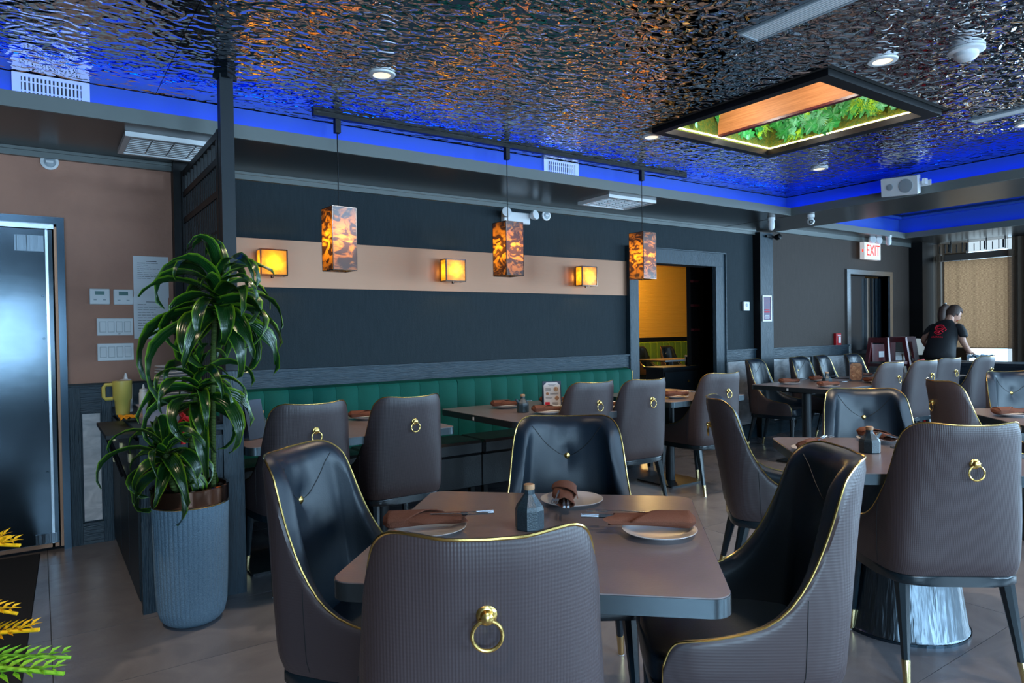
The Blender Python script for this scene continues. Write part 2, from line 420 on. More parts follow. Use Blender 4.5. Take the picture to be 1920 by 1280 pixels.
# steel door (left), frame
sd = struct('door_2', boxes((.11,.15,YW-.06,YW+.1,0,2.12), (-1.2,.11,YW-.06,YW+.1,2.075,2.12)), 'dark_steel', 'dark blue steel frame of the stainless steel kitchen door')
obj('jamb_strip', boxes((.094,.1095,YW-.045,YW+.06,.02,2.06)), 'copper_sheet', sd)
obj('head_strip', boxes((-1.2,.094,YW-.045,YW+.06,2.045,2.0745)), 'steel_frame', sd)
dl = thing('steel_door', 'large stainless steel double-action door reflecting daylight at left edge', 'door', (-.4,YW-.01,0))
obj('leaf', boxes((-.75,.485,-.02,.02,.02,2.04)), 'steel_door', dl)
obj('hinge_edge', boxes((.448,.462,-.026,-.0205,.02,2.04)), 'steel_frame', dl)
obj('top_pivot_plate', boxes((.29,.44,-.028,-.0205,1.90,2.0)), 'steel_brushed', dl)
obj('lower_pivot_plate', boxes((.36,.475,-.03,-.0205,.05,.11)), 'steel_brushed', dl)
bm = B()
for z in (.5,.95,1.35,1.62,1.93): lathe(bm, [(.007,0),(.005,.006)], 8, M=Matrix.Translation((.43,-.021,z)) @ Matrix.Rotation(pi/2,4,'X'))
lathe(bm, [(.007,0),(.005,.006)], 8, M=Matrix.Translation((.07,-.021,.06)) @ Matrix.Rotation(pi/2,4,'X'))
obj('screws', bm, 'dark_steel', dl)
obj('bottom_sweep', boxes((-.75,.485,-.026,-.0205,.02,.045)), 'copper_sheet', dl)
struct('wall_left_light_block', boxes((-2.6,.3,YW+.20,YW+.28,0,2.8)), 'black_paint', 'unseen black backing added behind the steel door to stop light leaks')  # added blocker, keeps outside light from leaking around the door leaf
struct('wall_front_left', boxes((-2.75,-2.6,-3.4,9,0,2.9)), 'taupe_wallpaper', 'plain side wall beyond the left edge')
# front wall behind the camera with four windows
fr = B(); xs = [-2.1,.1,1.5,3.7,4.5,6.7,7.5,9.7]
box(fr, -2.6, 12.2, -3.35, -3.2, 0, .86); box(fr, -2.6, 12.2, -3.35, -3.2, 1.98, 2.9)
for a, b in ((-2.6,-2.1),(.1,1.5),(3.7,4.5),(6.7,7.5),(9.7,12.2)): box(fr, a, b, -3.35, -3.2, .86, 1.98)
struct('wall_front', fr, 'taupe_wallpaper', 'window wall behind the viewer')
# window wall at far right X = 11.7, windows Y 4.06-5.10 (z .79-2.67) and Y -.5-2.1
struct('wall_right_window', boxes((11.7,11.85,5.10,5.45,0,3.1),(11.7,11.85,4.06,5.10,0,.79),(11.7,11.85,4.06,5.10,2.67,3.1),
    (11.7,11.85,3.3,4.06,0,3.1),(11.7,11.85,-3.35,3.3,0,.79),(11.7,11.85,-3.35,3.3,2.5,3.1),(11.7,11.85,.9,1.2,.79,2.5),(11.7,11.85,-1.3,-1.1,.79,2.5),(11.7,11.85,-3.35,-3.1,.79,2.5)), 'dark_paint', 'dark window wall at the far right')
struct('trim_5', boxes((11.2,11.7,YW-.2,YW,0,2.62)), 'black_paint', 'black return column in the corner beside the curtained window')

# ================================================================== CEILING
lipY, lipX = 4.385, 6.70
zs, zc = 2.55, 2.78
cl = struct('ceiling', boxes((-2.6,6.95,-3.3,4.7,zc+.012,zc+.03)) if False else boxes((-2.6,3.60,-3.3,4.75,zc+.006,zc+.3),(5.05,7.0,-3.3,4.75,zc+.006,zc+.3),(3.60,5.05,-3.3,2.10,zc+.006,zc+.3),(3.60,5.05,3.53,4.75,zc+.006,zc+.3),(3.6,5.05,2.10,3.53,zc+.48,zc+.5),(3.60,3.64,2.10,3.53,zc+.006,zc+.48),(5.01,5.05,2.10,3.53,zc+.006,zc+.48),(3.64,5.01,2.10,2.14,zc+.006,zc+.48),(3.64,5.01,3.49,3.53,zc+.006,zc+.48)), 'steel_gap', 'dark backing above the rippled mirror steel ceiling sheets')
SK = (3.60, 5.05, 2.10, 3.53)
def rect_minus(x0, x1, y0, y1, h):
    if x1 <= h[0] or x0 >= h[1] or y1 <= h[2] or y0 >= h[3]: return [(x0,x1,y0,y1)]
    out = []
    if x0 < h[0]: out.append((x0,h[0],y0,y1))
    if x1 > h[1]: out.append((h[1],x1,y0,y1))
    a, b = max(x0,h[0]), min(x1,h[1])
    if y0 < h[2]: out.append((a,b,y0,h[2]))
    if y1 > h[3]: out.append((a,b,h[3],y1))
    return out
ys = [-3.3,-2.1,-.88,.34,1.56,2.78,4.0,4.53]; xs = [-2.6+.0,-1.84,.60,3.04,5.48,6.83]
for i in range(len(xs)-1):
    for j in range(len(ys)-1):
        rs = rect_minus(xs[i]+.0015, xs[i+1]-.0015, ys[j]+.0015, ys[j+1]-.0015, SK)
        if not rs: continue
        bm = B()
        for r in rs: box(bm, *r, zc, zc+.004)
        obj('steel_sheet', bm, 'hammered_steel', cl)
# cove wall behind the lip, fascia, soffit
struct('trim_6', boxes((-2.6,6.83,4.53,4.60,2.60,2.776),(6.83,6.90,-3.3,4.60,2.60,2.776)), 'cove_blue_glow', 'cove wall with the blue strip glow painted into its colour')
struct('trim_7', boxes((-2.6,lipX,lipY,lipY+.02,zs,2.633),(lipX,lipX+.02,-3.3,lipY+.02,zs,2.633),(-2.6,lipX,lipY+.0205,4.60,2.585,2.599),(lipX+.0205,6.90,-3.3,4.60,2.585,2.599)), 'grey_fascia', 'grey fascia lip around the raised ceiling tray')
sf = struct('ceiling_soffit', boxes((-2.6,6.699,lipY+.0205,YW,zs,zs+.03)), 'soffit_paint', 'lowered dark soffit along the back wall')
struct('ceiling_beam', boxes((lipX+.0205,7.65,-3.3,YW,zs-.001,zs+.034),(6.9005,7.65,-3.3,YW,zs+.034,zs+.49)), 'beam_paint', 'dark ceiling beam between the two trays')
led = obj('led_strip', boxes((-2.6,6.76,4.43,4.445,2.60,2.612),(6.745,6.76,-3.2,4.44,2.60,2.612)), 'led_blue')
tag(led, 'blue LED strip tucked behind the grey lip of the mirrored ceiling tray', 'light strip')
# second tray beyond the beam
struct('ceiling_tray', boxes((7.65,10.3,4.9405,YW,2.62,2.65),(10.3205,11.9,-3.3,YW,2.62,2.65),(7.3,12,-3.3,5.4,3.04,3.07)), 'soffit_paint', 'soffit and top of the second ceiling tray')
struct('trim_8', boxes((7.65,10.5,5.10,5.12,2.651,3.039),(10.48,10.50,-3.3,5.10,2.651,3.039)), 'cove_blue_glow', 'cove faces of the second tray with blue glow painted in')
struct('trim_9', boxes((7.65,10.32,4.92,4.94,2.60,2.68),(10.30,10.32,-3.3,4.92,2.60,2.68)), 'grey_fascia', 'grey lip around the second tray')
struct('trim_10', boxes((7.66,10.47,5.02,5.099,2.90,2.93),(7.66,10.47,4.94,5.099,2.96,3.0),(10.40,10.479,-3.3,5.02,2.90,2.93),(10.32,10.479,-3.3,4.94,2.96,3.0)), 'cove_blue_glow', 'stepped crown around the second tray')
l2 = obj('led_strip', boxes((7.70,10.38,4.985,5.0,2.652,2.662),(10.375,10.39,-3.0,4.98,2.652,2.662)), 'led_blue_dim')
tag(l2, 'blue LED strip around the smaller tray beyond the beam', 'light strip')

# skylight box with greenery
sk = thing('ceiling_garden', 'lit ceiling recess with orange wood board, artificial leaves and black frame', 'ceiling feature', (4.325,2.815,zc))
def frame_bm(x0,x1,y0,y1,w,z0,z1):
    return boxes((x0,x1,y0,y0+w,z0,z1),(x0,x1,y1-w,y1,z0,z1),(x0,x0+w,y0+w,y1-w,z0,z1),(x1-w,x1,y0+w,y1-w,z0,z1))
hx, hy = .675, .665
for nm, b in (('frame_rail',(-hx,hx,-hy,-hy+.085)),('frame_rail',(-hx,hx,hy-.06,hy)),('frame_rail',(-hx,-hx+.06,-hy+.0855,hy-.0605)),('frame_rail',(hx-.085,hx,-hy+.0855,hy-.0605))):
    obj(nm, boxes((*b,-.03,.012)), 'black_paint', sk)
obj('recess_wall', frame_bm(-hx+.05,hx-.05,-hy+.05,hy-.05,.01,.0125,.45), 'moss', sk)
obj('recess_top', boxes((-hx+.05,hx-.05,-hy+.05,hy-.05,.4505,.46)), 'bronze_trim', sk)
obj('led_line', frame_bm(-hx+.062,hx-.062,-hy+.062,hy-.062,.008,.022,.030), 'led_warm', sk)
obj('wood_board', boxes((-.05,-.02,-.60,.585,.035,.44)), 'orange_wood', sk)
obj('board_lip', boxes((-.053,-.015,-.60,.585,.018,.0345)), 'mahogany', sk)
# leaf clusters
def broad_cluster(r, n, seed):
    q = random.Random(seed); bm = B()
    for i in range(n):
        a = 2*pi*i/n + q.uniform(-.3,.3); L = r*q.uniform(.75,1.1); w = L*.26; dz = q.uniform(-.03,-.01)
        p = [V(0,0,0), V(L*.35,-w,dz*.6), V(L*.7,-w*.8,dz), V(L,0,dz*.6), V(L*.7,w*.8,dz), V(L*.35,w,dz*.6), V(L*.5,0,dz*.2)]
        R = Matrix.Rotation(a,4,'Z'); vs = [bm.verts.new(R@x) for x in p]
        for k in range(6): bm.faces.new((vs[k], vs[(k+1)%6], vs[6]))
    return bm
def fan_cluster(r, n, spread=360):
    bm = B()
    for i in range(n):
        a = radians(spread*i/n); L = r*(1-.1*(i%2)); w = .035*r+.002
        R = Matrix.Rotation(a,4,'Z'); vs = [bm.verts.new(R@x) for x in (V(0,0,0),V(L*.6,-w,-.012),V(L,0,-.02),V(L*.6,w,-.012))]
        bm.faces.new((vs[0],vs[1],vs[2])); bm.faces.new((vs[0],vs[2],vs[3]))
    return bm
def fern_cluster(r):
    bm = B()
    for f in range(3):
        R = Matrix.Rotation(f*.7-.7,4,'Z')
        for k in range(9):
            t = (k+1)/10*r; L = r*.3*(1-k/10)
            for s in (-1,1):
                vs = [bm.verts.new(R@x) for x in (V(t,0,0),V(t+.012,s*L*.5,-.01),V(t+.01,s*L,-.015),V(t+.022,s*L*.5,-.01))]
                bm.faces.new(vs)
    return bm
q = random.Random(3); protos = []
for nm, bm, m in (('leaf_cluster', broad_cluster(.085,8,1), 'foliage_green'), ('leaf_cluster', broad_cluster(.075,7,2), 'foliage_pale'), ('fan_leaf', fan_cluster(.10,22), 'foliage_pale'),
                  ('fern_leaf', fern_cluster(.16), 'foliage_lime'), ('leaf_cluster', broad_cluster(.06,10,5), 'foliage_lime'), ('leaf_cluster', broad_cluster(.10,9,6), 'foliage_green')):
    protos.append((nm, obj(nm, bm, m, sk)))
first = [True]*len(protos)
spots = []
for k in range(230):
    if k < 150: spots.append(('x', q.uniform(-.58,.58), q.uniform(.085,.40)))
    else: spots.append(('y', q.uniform(-.58,.56), q.uniform(.085,.40)))
for k, (w, a, z) in enumerate(spots):
    i = q.choice((0,0,1,1,2,3,4,5,5,0)); nm, p = protos[i]
    if first[i]: o = p; first[i] = False
    else: o = share(nm, p, sk)
    d = q.uniform(.02,.055); tl = Matrix.Rotation(q.uniform(-.45,.45),4,'X') @ Matrix.Rotation(q.uniform(-.45,.45),4,'Y') @ Matrix.Rotation(q.uniform(0,6.28),4,'Z') @ Matrix.Scale(q.uniform(.5,.95),4)
    if w == 'x': o.matrix_local = Matrix.Translation((hx-.06-d,a,z)) @ Matrix.Rotation(-pi/2,4,'Y') @ tl
    else: o.matrix_local = Matrix.Translation((a,hy-.06-d,z)) @ Matrix.Rotation(pi/2,4,'X') @ tl
for ln, lx, ly in (('a',.22,-.3),('b',.22,.3),('c',-.35,.3),('d',-.35,-.3)):
    L = bpy.data.lights.new('garden_glow','POINT'); L.energy = 4; L.color = (1,.95,.85); L.shadow_soft_size = .05
    o = bpy.data.objects.new('garden_glow', L); COL.objects.link(o); o.location = (4.325+lx, 2.815+ly, zc+.12)

# downlights
def downlight(x, y, label, z=zc, power=18):
    t = thing('downlight', label, 'ceiling light', (x,y,z), 0, 'round recessed downlights')
    obj('trim_ring', lathe(B(), [(.045,-.001),(.075,-.001),(.072,-.010),(.05,-.012),(.045,-.004)], 32, caps=False), 'white_plastic', t, True)
    obj('lens', lathe(B(), [(.047,-.009),(.02,-.0085)], 24), 'downlight_lens', t)
    L = bpy.data.lights.new('downlight_beam','SPOT'); L.energy = power*4; L.color = (1,.78,.55); L.spot_size = radians(110); L.spot_blend = .8; L.shadow_soft_size = .05
    o = bpy.data.objects.new('downlight_beam', L); COL.objects.link(o); o.location = (x,y,z-.02)
downlight(1.588,3.524,'round warm downlight in the mirror ceiling left of the pendant lamps')
downlight(3.771,3.602,'round warm downlight just left of the ceiling garden corner')
downlight(5.83,3.528,'small round warm downlight beyond the ceiling garden near the blue corner')
downlight(3.77,1.912,'round warm downlight in front of the ceiling garden, nearest to the smoke detector')
downlight(5.86,1.96,'round warm downlight at the right edge beside the far linear vent')
for x, y, w in ((1.6,.3,'in front of the viewer, out of frame above'),(3.8,.2,'right of the viewer, out of frame above'),(5.9,.2,'far right of the viewer, out of frame above'),(-.6,3.5,'over the floor mat, out of frame'),(-.6,.3,'left of the viewer, out of frame'),(1.6,-1.6,'behind the viewer on the left'),(4,-1.6,'behind the viewer on the right')):
    downlight(x, y, 'round warm downlight '+w)
# linear vents
def lin_vent(name, x0, x1, y0, y1, label, z=zc, axis='y', n=7):
    t = thing(name, label, 'vent', ((x0+x1)/2,(y0+y1)/2,z), 0)
    w, d = (x1-x0)/2, (y1-y0)/2
    obj('frame', frame_bm(-w,w,-d,d,.012,-.012,-.001), 'grey_plastic', t)
    for k in range(n):
        if axis == 'y': x = -w+.012+(k+.5)*(2*w-.024)/n; o = boxes((x-.004,x+.004,-d+.0125,d-.0125,-.010,-.001))
        else: y = -d+.012+(k+.5)*(2*d-.024)/n; o = boxes((-w+.0125,w-.0125,y-.004,y+.004,-.010,-.001))
        obj('slat', o, 'white_plastic', t)
    obj('backing', boxes((-w+.0125,w-.0125,-d+.0125,d-.0125,-.003,-.0005)), 'black_paint', t)
lin_vent('linear_vent', 2.82,2.97,1.0,2.12,'long white slotted linear vent in the mirror ceiling at top edge')
lin_vent('linear_vent', 5.38,5.50,.9,2.14,'long slotted linear vent at the right edge of the mirror ceiling')
# smoke detector
t = thing('smoke_detector', 'white round smoke detector dome on the mirror ceiling', 'smoke detector', (4.0,1.6,zc))
obj('base_plate', lathe(B(), [(.085,-.001),(.085,-.014),(.07,-.02)], 28), 'white_plastic', t, True)
obj('dome', lathe(B(), [(.055,-.020),(.055,-.04),(.04,-.055),(.015,-.06)], 28), 'white_plastic', t, True)
# grilles in cove wall
def cove_vent(x0, x1, z0, z1, n, rows, label):
    t = thing('wall_vent', label, 'vent', ((x0+x1)/2, 4.529, (z0+z1)/2)); w, h = (x1-x0)/2, (z1-z0)/2
    obj('frame', boxes((-w,w,-.012,-.001,h-.018,h),(-w,w,-.012,-.001,-h,-h+.018),(-w,-w+.04,-.012,-.001,-h+.018,h-.018),(w-.04,w,-.012,-.001,-h+.018,h-.018)), 'vent_white', t)
    obj('backing', boxes((-w+.04,w-.04,-.003,-.001,-h+.018,h-.018)), 'steel_gap', t)
    for k in range(n):
        x = -w+.04+(k+.5)*(2*w-.08)/n; obj('slat', boxes((x-.005,x+.005,-.010,-.0035,-h+.018,h-.018)), 'white_plastic', t)
    for k in range(rows):
        z = -h+.018+(k+.5)*(2*h-.036)/rows; obj('cross_slat', boxes((-w+.04,w-.04,-.0034,-.0031,z-.004,z+.004)), 'white_plastic', t)
cove_vent(-.088,.267,2.64,2.775,15,2,'white louvre vent in the blue cove at the upper left corner')
cove_vent(3.465,3.837,2.64,2.775,14,2,'small white louvre vent in the blue cove between two pendant lamps')
# soffit diffusers
def diffuser(x0, x1, y0, y1, n, label):
    t = thing('ceiling_diffuser', label, 'vent', ((x0+x1)/2,(y0+y1)/2,zs)); w, d = (x1-x0)/2,(y1-y0)/2
    obj('frame', frame_bm(-w,w,-d,d,.03,-.03,-.001), 'white_plastic', t)
    obj('backing', boxes((-w+.03,w-.03,-d+.03,d-.03,-.008,-.001)), 'grey_plastic', t)
    cw = (2*w-.06)/n
    for k in range(n):
        for j in range(8):
            pass
        bmx = B()
        for j in range(9):
            y = -d+.035+j*(2*d-.07)/9; box(bmx, -w+.035+k*cw, -w+.025+(k+1)*cw, y, y+.012, -.026, -.012)
        o = obj('louvre_bank', bmx, 'white_plastic', t)
diffuser(.44,.98,4.56,5.03,4,'square white air diffuser in the soffit beside the black lattice screen')
diffuser(4.17,4.76,4.50,4.93,4,'square white air diffuser in the soffit above the doorway side')
# round detectors on walls, emergency light, cameras, speaker
def round_detector(x, z, label, y=YW):
    t = thing('strobe_detector', label, 'detector', (x, y, z))
    RX = Matrix.Rotation(pi/2,4,'X')
    obj('ring', lathe(B(), [(.05,.001),(.05,.014),(.036,.018),(.030,.010)], 28, M=RX, caps=False), 'white_plastic', t, True)
    obj('face', lathe(B(), [(.034,.006),(.034,.012),(.012,.02)], 20, M=RX), 'grey_plastic', t, True)
    obj('lens_bar', boxes((-.02,.02,-.026,-.0205,-.008,.006)), 'white_plastic', t)
round_detector(.083,2.477,'round white fire detector high on the brown wall')
round_detector(4.076,2.468,'round white fire detector on dark wall beside the emergency lamp')
t = thing('emergency_light', 'white twin-head emergency light high on dark wall behind the middle pendant', 'emergency light', (3.70,YW,2.41))
obj('housing', boxes((-.15,.15,-.06,-.001,-.055,.05,.008)), 'white_plastic', t)
for x in (-.15,.15):
    h = obj('lamp_head', lathe(B(), [(.025,0),(.045,.03),(.045,.06),(.02,.065)], 14, M=Matrix.Translation((x,-.07,.02)) @ Matrix.Rotation(radians(80),4,'X') @ Matrix.Rotation(radians(15 if x>0 else -15),4,'Y')), 'white_plastic', t, True)
def dome_camera(loc, label, bullet=False):
    t = thing('security_camera', label, 'camera', loc)
    obj('mount', lathe(B(), [(.04,-.001),(.04,-.03),(.036,-.034)], 20), 'white_plastic', t, True)
    if bullet: obj('body', lathe(B(), [(.032,-.034),(.036,-.07),(.034,-.11),(.022,-.135),(.006,-.142)], 18), 'white_plastic', t, True)
    else:
        obj('ball', lathe(B(), [(.006,-.034),(.028,-.042),(.04,-.062),(.042,-.08),(.03,-.103),(.006,-.112)], 18), 'white_plastic', t, True)
        obj('lens', lathe(B(), [(.022,0),(.02,.014),(.004,.018)], 16, M=Matrix.Translation((-.028,-.024,-.082)) @ Matrix.Rotation(radians(-35),4,'Z') @ Matrix.Rotation(radians(95),4,'X')), 'glass_dark', t, True)
dome_camera((6.62,4.57,zs), 'small white drooping security camera under the soffit corner', True)
dome_camera((6.82,4.23,zs-.001), 'white turret security camera with dark lens under the beam')
dome_camera((9.89,4.95,2.62), 'white security camera above the wall right of the exit sign', True)
t = thing('security_camera', 'small black camera on bracket at the top of the teal pilaster', 'camera', (7.50,5.20,2.46))
obj('bracket', boxes((-.10,.10,-.03,-.001,.0,.025)), 'black_paint', t)
obj('head', lathe(B(), [(.02,0),(.035,.02),(.035,.07),(.02,.08)], 14, M=Matrix.Translation((.08,-.02,.0)) @ Matrix.Rotation(radians(75),4,'X')), 'black_paint', t, True)
t = thing('loudspeaker', 'white wall loudspeaker hanging from the beam under the blue cove', 'speaker', (6.60,3.16,2.64), 0)
Ms = Matrix.Rotation(radians(-12),4,'Y') @ Matrix.Rotation(radians(4),4,'X')
bm = B(); prism(bm, [(-.10,-.16),(-.10,.16),(.05,.12),(.09,.05),(.09,-.05),(.05,-.12)], -.085, .085, M=Ms, bev=.008)
obj('cabinet', bm, 'white_plastic', t, False)
bm = B(); lathe(bm, [(.062,0),(.060,.004),(.02,.006)], 24, M=Ms @ Matrix.Translation((-.101,-.06,0)) @ Matrix.Rotation(-pi/2,4,'Y')); 
lathe(bm, [(.03,0),(.028,.004),(.01,.006)], 18, M=Ms @ Matrix.Translation((-.101,.08,0)) @ Matrix.Rotation(-pi/2,4,'Y'))
obj('driver_grille', bm, 'grey_plastic', t, True)
obj('bracket', boxes((-.02,.03,-.19,-.165,-.02,.03),(-.02,.03,.165,.19,-.02,.03),(.085,.10,-.19,.19,-.02,.03),(.10,.13,-.02,.02,-.01,.02)), 'white_plastic', t)
# exit sign
t = thing('exit_sign', 'lit exit sign with red letters and two round lamp heads above steel door', 'exit sign', (9.86,5.20,2.42))
obj('housing', boxes((-.215,.225,-.035,.03,-.12,.12)), 'exit_white', t)
obj('side_arrow', boxes((-.2155,-.2151,-.02,.0,-.02,.02)), 'exit_red', t)
text('lettering', 'EXIT', .225, 'exit_red', t, face_mat((.02,-.037,0), -90), .001, sx=.80)
obj('mount_arm', boxes((-.05,.05,.03,.098,-.03,.03)), 'white_plastic', t)
for x in (.02,.19):
    h = obj('lamp_head', lathe(B(), [(.03,0),(.055,.02),(.058,.045),(.05,.055)], 20, M=Matrix.Translation((x-.06,-.03,.155)) @ Matrix.Rotation(radians(80),4,'X') @ Matrix.Rotation(radians(-20),4,'Y')), 'white_plastic', t, True)
obj('lamp_arms', boxes((-.045,-.03,-.02,0,.12,.165),(.125,.14,-.02,0,.12,.165)), 'white_plastic', t)

# ================================================================== DOORS & BACKGROUND RIGHT
d3 = struct('door_3', boxes((9.38,9.47,YW-.03,YW+.15,0,2.09),(10.56,10.64,YW-.03,YW+.15,0,2.09),(9.38,10.64,YW-.03,YW+.15,2.0905,2.155)), 'steel_frame', 'brushed steel frame of the dark door beneath the exit sign')
t = thing('service_door', 'dark door with bright steel edge half open under the exit sign', 'door', (9.47,YW+.12,0))
obj('dark_leaf', boxes((.005,.62,-.02,.02,.02,2.08)), 'glass_dark', t)
bm = B()
for k in range(8):
    box(bm, .63+k*.055, .68+k*.055, -.015-.012*(k%2), .02, .25, 2.06)
obj('strip_curtain', bm, 'dark_steel', t)
obj('edge_post', boxes((.60,.635,-.06,-.021,.2,2.05)), 'steel_frame', t)
obj('kick_plate', boxes((.02,1.05,-.075,-.061,.95,1.0)), 'steel_brushed', t)
obj('lower_panel', boxes((.02,1.05,-.075,-.061,.05,.945)), 'black_paint', t)
t = thing('fire_pull_station', 'small red fire alarm pull box on wall left of the exit door', 'alarm', (9.13,YW,1.17))
obj('box', boxes((-.06,.06,-.045,-.001,-.085,.085,.004)), 'red_plastic', t)
obj('handle', boxes((-.02,.03,-.056,-.0455,-.05,.04),(-.035,.045,-.05,-.0455,.05,.062)), 'white_plastic', t)
t = thing('thermostat', 'small white thermostat on the dark wall beside the teal pilaster', 'thermostat', (7.13,YW,1.614))
obj('body', boxes((-.055,.055,-.03,-.001,-.055,.055,.004)), 'white_plastic', t)
obj('dial', lathe(B(), [(.022,0),(.02,.004)], 16, M=Matrix.Translation((0,-.0305,.012)) @ Matrix.Rotation(pi/2,4,'X')), 'grey_plastic', t, True)
t = thing('framed_notice', 'small framed dark poster with pink print on the teal pilaster', 'poster', (7.42,5.20,1.585))
obj('frame', frame_bm(-.09,.09,-.16,.16,.014,-.001,.012).copy() if False else boxes((-.09,.09,-.012,-.001,.146,.16),(-.09,.09,-.012,-.001,-.16,-.146),(-.09,-.076,-.012,-.001,-.146,.146),(.076,.09,-.012,-.001,-.146,.146)), 'white_plastic', t)
obj('print', boxes((-.076,.076,-.006,-.001,-.146,.146)), 'poster_dark', t)
obj('print_lines', boxes((-.055,.055,-.0075,-.0062,-.05,-.035),(-.05,.05,-.0075,-.0062,-.025,-.012)), 'shirt_print', t)
obj('print_text', boxes((-.045,.045,-.0075,-.0062,-.09,-.083),(-.05,.05,-.0075,-.0062,-.108,-.102),(-.04,.04,-.0075,-.0062,-.125,-.12)), 'paper', t)

# window at far right, blind, curtains
w1 = struct('window_1', boxes((11.70,11.76,4.06,5.10,2.35,2.44),(11.70,11.76,4.06,4.10,.79,2.67),(11.70,11.76,5.06,5.10,.79,2.67),(11.68,11.84,4.0,5.16,.74,.789)), 'window_bar', 'dark frame of the curtained window behind the waitress')
obj('glass', boxes((11.78,11.785,4.06,5.10,.79,2.67)), 'clear_glass' if 'clear_glass' in MATS else None, w1) if False else None
t = thing('roller_blind', 'brown woven roller blind glowing in the far window', 'blind', (11.66,4.56,0))
bm = B(); n = 40
for i in range(n): 
    y0, y1 = -.50+i*.94/n, -.50+(i+1)*.94/n
    a = .010*sin(i*1.3)+.006*sin(i*.7); b = .010*sin((i+1)*1.3)+.006*sin((i+1)*.7)
    bm.faces.new([bm.verts.new(p) for p in ((a,y0,1.0),(b,y1,1.0),(b,y1,2.33),(a,y0,2.33))])
bmesh.ops.remove_doubles(bm, verts=bm.verts, dist=1e-5)
o = obj('blind_cloth', bm, 'woven_blind', t, True)
obj('roller_box', boxes((-.03,.03,-.52,.52,2.335,2.43)), 'window_bar', t)
obj('hem_bar', boxes((-.012,.012,-.50,.44,.985,1.0)), 'window_bar', t)
def curtain(name, x, y0, y1, z0, z1, amp, waves, label, m='sheer_curtain'):
    bm = B(); n = waves*6; prev = None
    for i in range(n+1):
        y = y0+(y1-y0)*i/n; a = amp*sin(2*pi*waves*i/n)+amp*.4*sin(2*pi*waves*.37*i/n)
        c = (bm.verts.new((x+a,y,z0)), bm.verts.new((x+a*.8,y,(z0+z1)/2)), bm.verts.new((x+a*.5,y,z1)))
        if prev:
            bm.faces.new((prev[0],c[0],c[1],prev[1])); bm.faces.new((prev[1],c[1],c[2],prev[2]))
        prev = c
    return tag(obj(name, bm, m, None, True), label, 'curtain')
curtain('sheer_curtain', 11.55, 4.94, 5.10, .1, 2.6, .02, 4, 'bunched brown sheer curtain at the left side of the far window')
curtain('sheer_curtain', 11.55, 3.4, 4.10, .1, 2.6, .035, 7, 'brown sheer curtain hanging right of the far window at the frame edge')
curtain('lace_valance', 11.57, 4.10, 5.02, 2.44, 2.62, .01, 9, 'short patterned lace valance across the top of the far window')
bm = B()
for k in range(12):
    y = 4.12+k*.08; box(bm, 11.54, 11.545, y, y+.012, 2.45, 2.45+.17-(k%3)*.03)
    if k % 3 == 0: box(bm, 11.54, 11.545, y+.02, y+.04, 2.46, 2.58)
tag(obj('valance_embroidery', bm, 'dark_steel'), 'dark upright embroidery pattern on the lace valance of the far window', 'embroidery')
tag(obj('curtain_rod', tube(B(), [(11.56,3.3,2.63),(11.56,5.12,2.63)], .012, 8), 'window_bar'), 'thin dark curtain rod above the far window', 'rod')

# ================================================================== SMALL LOW CABINET at far right
t = thing('service_counter', 'low dark teal counter below the far window, right of the waitress', 'counter', (10.1,3.2,0))
obj('body', boxes((0,.5,-1.6,.95,0,.80)), 'teal_wood', t)
obj('counter_top', boxes((-.03,.55,-1.65,.98,.8005,.845)), 'teal_wood', t)
obj('white_label', boxes((-.004,-.001,.35,.43,.62,.70)), 'white_plastic', t)
for y in (-1.2,-.4,.4):
    obj('door_panel', boxes((-.02,-.001,y-.36,y+.33,.06,.76)), 'teal_wood_vertical', t)

# high chairs
def high_chair(x, y, rz, label):
    t = thing('high_chair', label, 'high chair', (x,y,0), rz, 'dark red wooden high chairs')
    for s in (-1,1):
        bm = B()
        for fx in (-1,1):
            P0 = V(s*.25, fx*.27, .0); P1 = V(s*.17, fx*.12, 1.17)
            d = .028
            M = Matrix.Translation(P0)
            vs = []
            for P in (P0,P1):
                for dx, dy in ((-d*.6,-d),(d*.6,-d),(d*.6,d),(-d*.6,d)): vs.append(bm.verts.new(P+V(dx,dy,0)))
            for k in range(4): bm.faces.new((vs[k],vs[(k+1)%4],vs[4+(k+1)%4],vs[4+k]))
            bm.faces.new(vs[:4][::-1]); bm.faces.new(vs[4:])
        box(bm, s*.17-.016, s*.17+.016, -.15, .15, 1.12, 1.19); box(bm, s*.19-.014, s*.19+.014, -.19, .19, .80, .84); box(bm, s*.225-.014, s*.225+.014, -.23, .23, .30, .34)
        obj('side_frame', bm, 'mahogany', t)
    obj('seat', boxes((-.17,.17,-.16,.14,.60,.625)), 'mahogany', t)
    obj('backrest', boxes((-.165,.165,.10,.125,.86,1.10)), 'mahogany', t)
    obj('tray_bar', boxes((-.17,.17,-.17,-.13,.83,.87)), 'mahogany', t)
    obj('warning_tag', boxes((-.05,.05,.093,.0995,.92,1.0)), 'white_plastic', t)
    return t
hc = high_chair(9.50,4.78,radians(-12),'dark red wooden high chair directly in front of the exit door')
dup(hc,(10.20,4.92,0),radians(30),'dark red wooden high chair turned sideways, nearest to the waitress')
t = thing('booster_seat', 'red plastic booster seat on a stand before the dark red high chairs', 'booster seat', (9.15,4.03,0), radians(15))
obj('shell', boxes((-.16,.16,-.14,.16,.58,.62),(-.16,-.13,-.14,.16,.62,.84),(.13,.16,-.14,.16,.62,.84),(-.13,.13,.13,.16,.62,.92)), 'red_plastic', t)
obj('stand_legs', boxes((-.15,-.12,-.13,-.10,0,.58),(.12,.15,-.13,-.10,0,.58),(-.15,-.12,.12,.15,0,.58),(.12,.15,.12,.15,0,.58)), 'red_plastic', t)
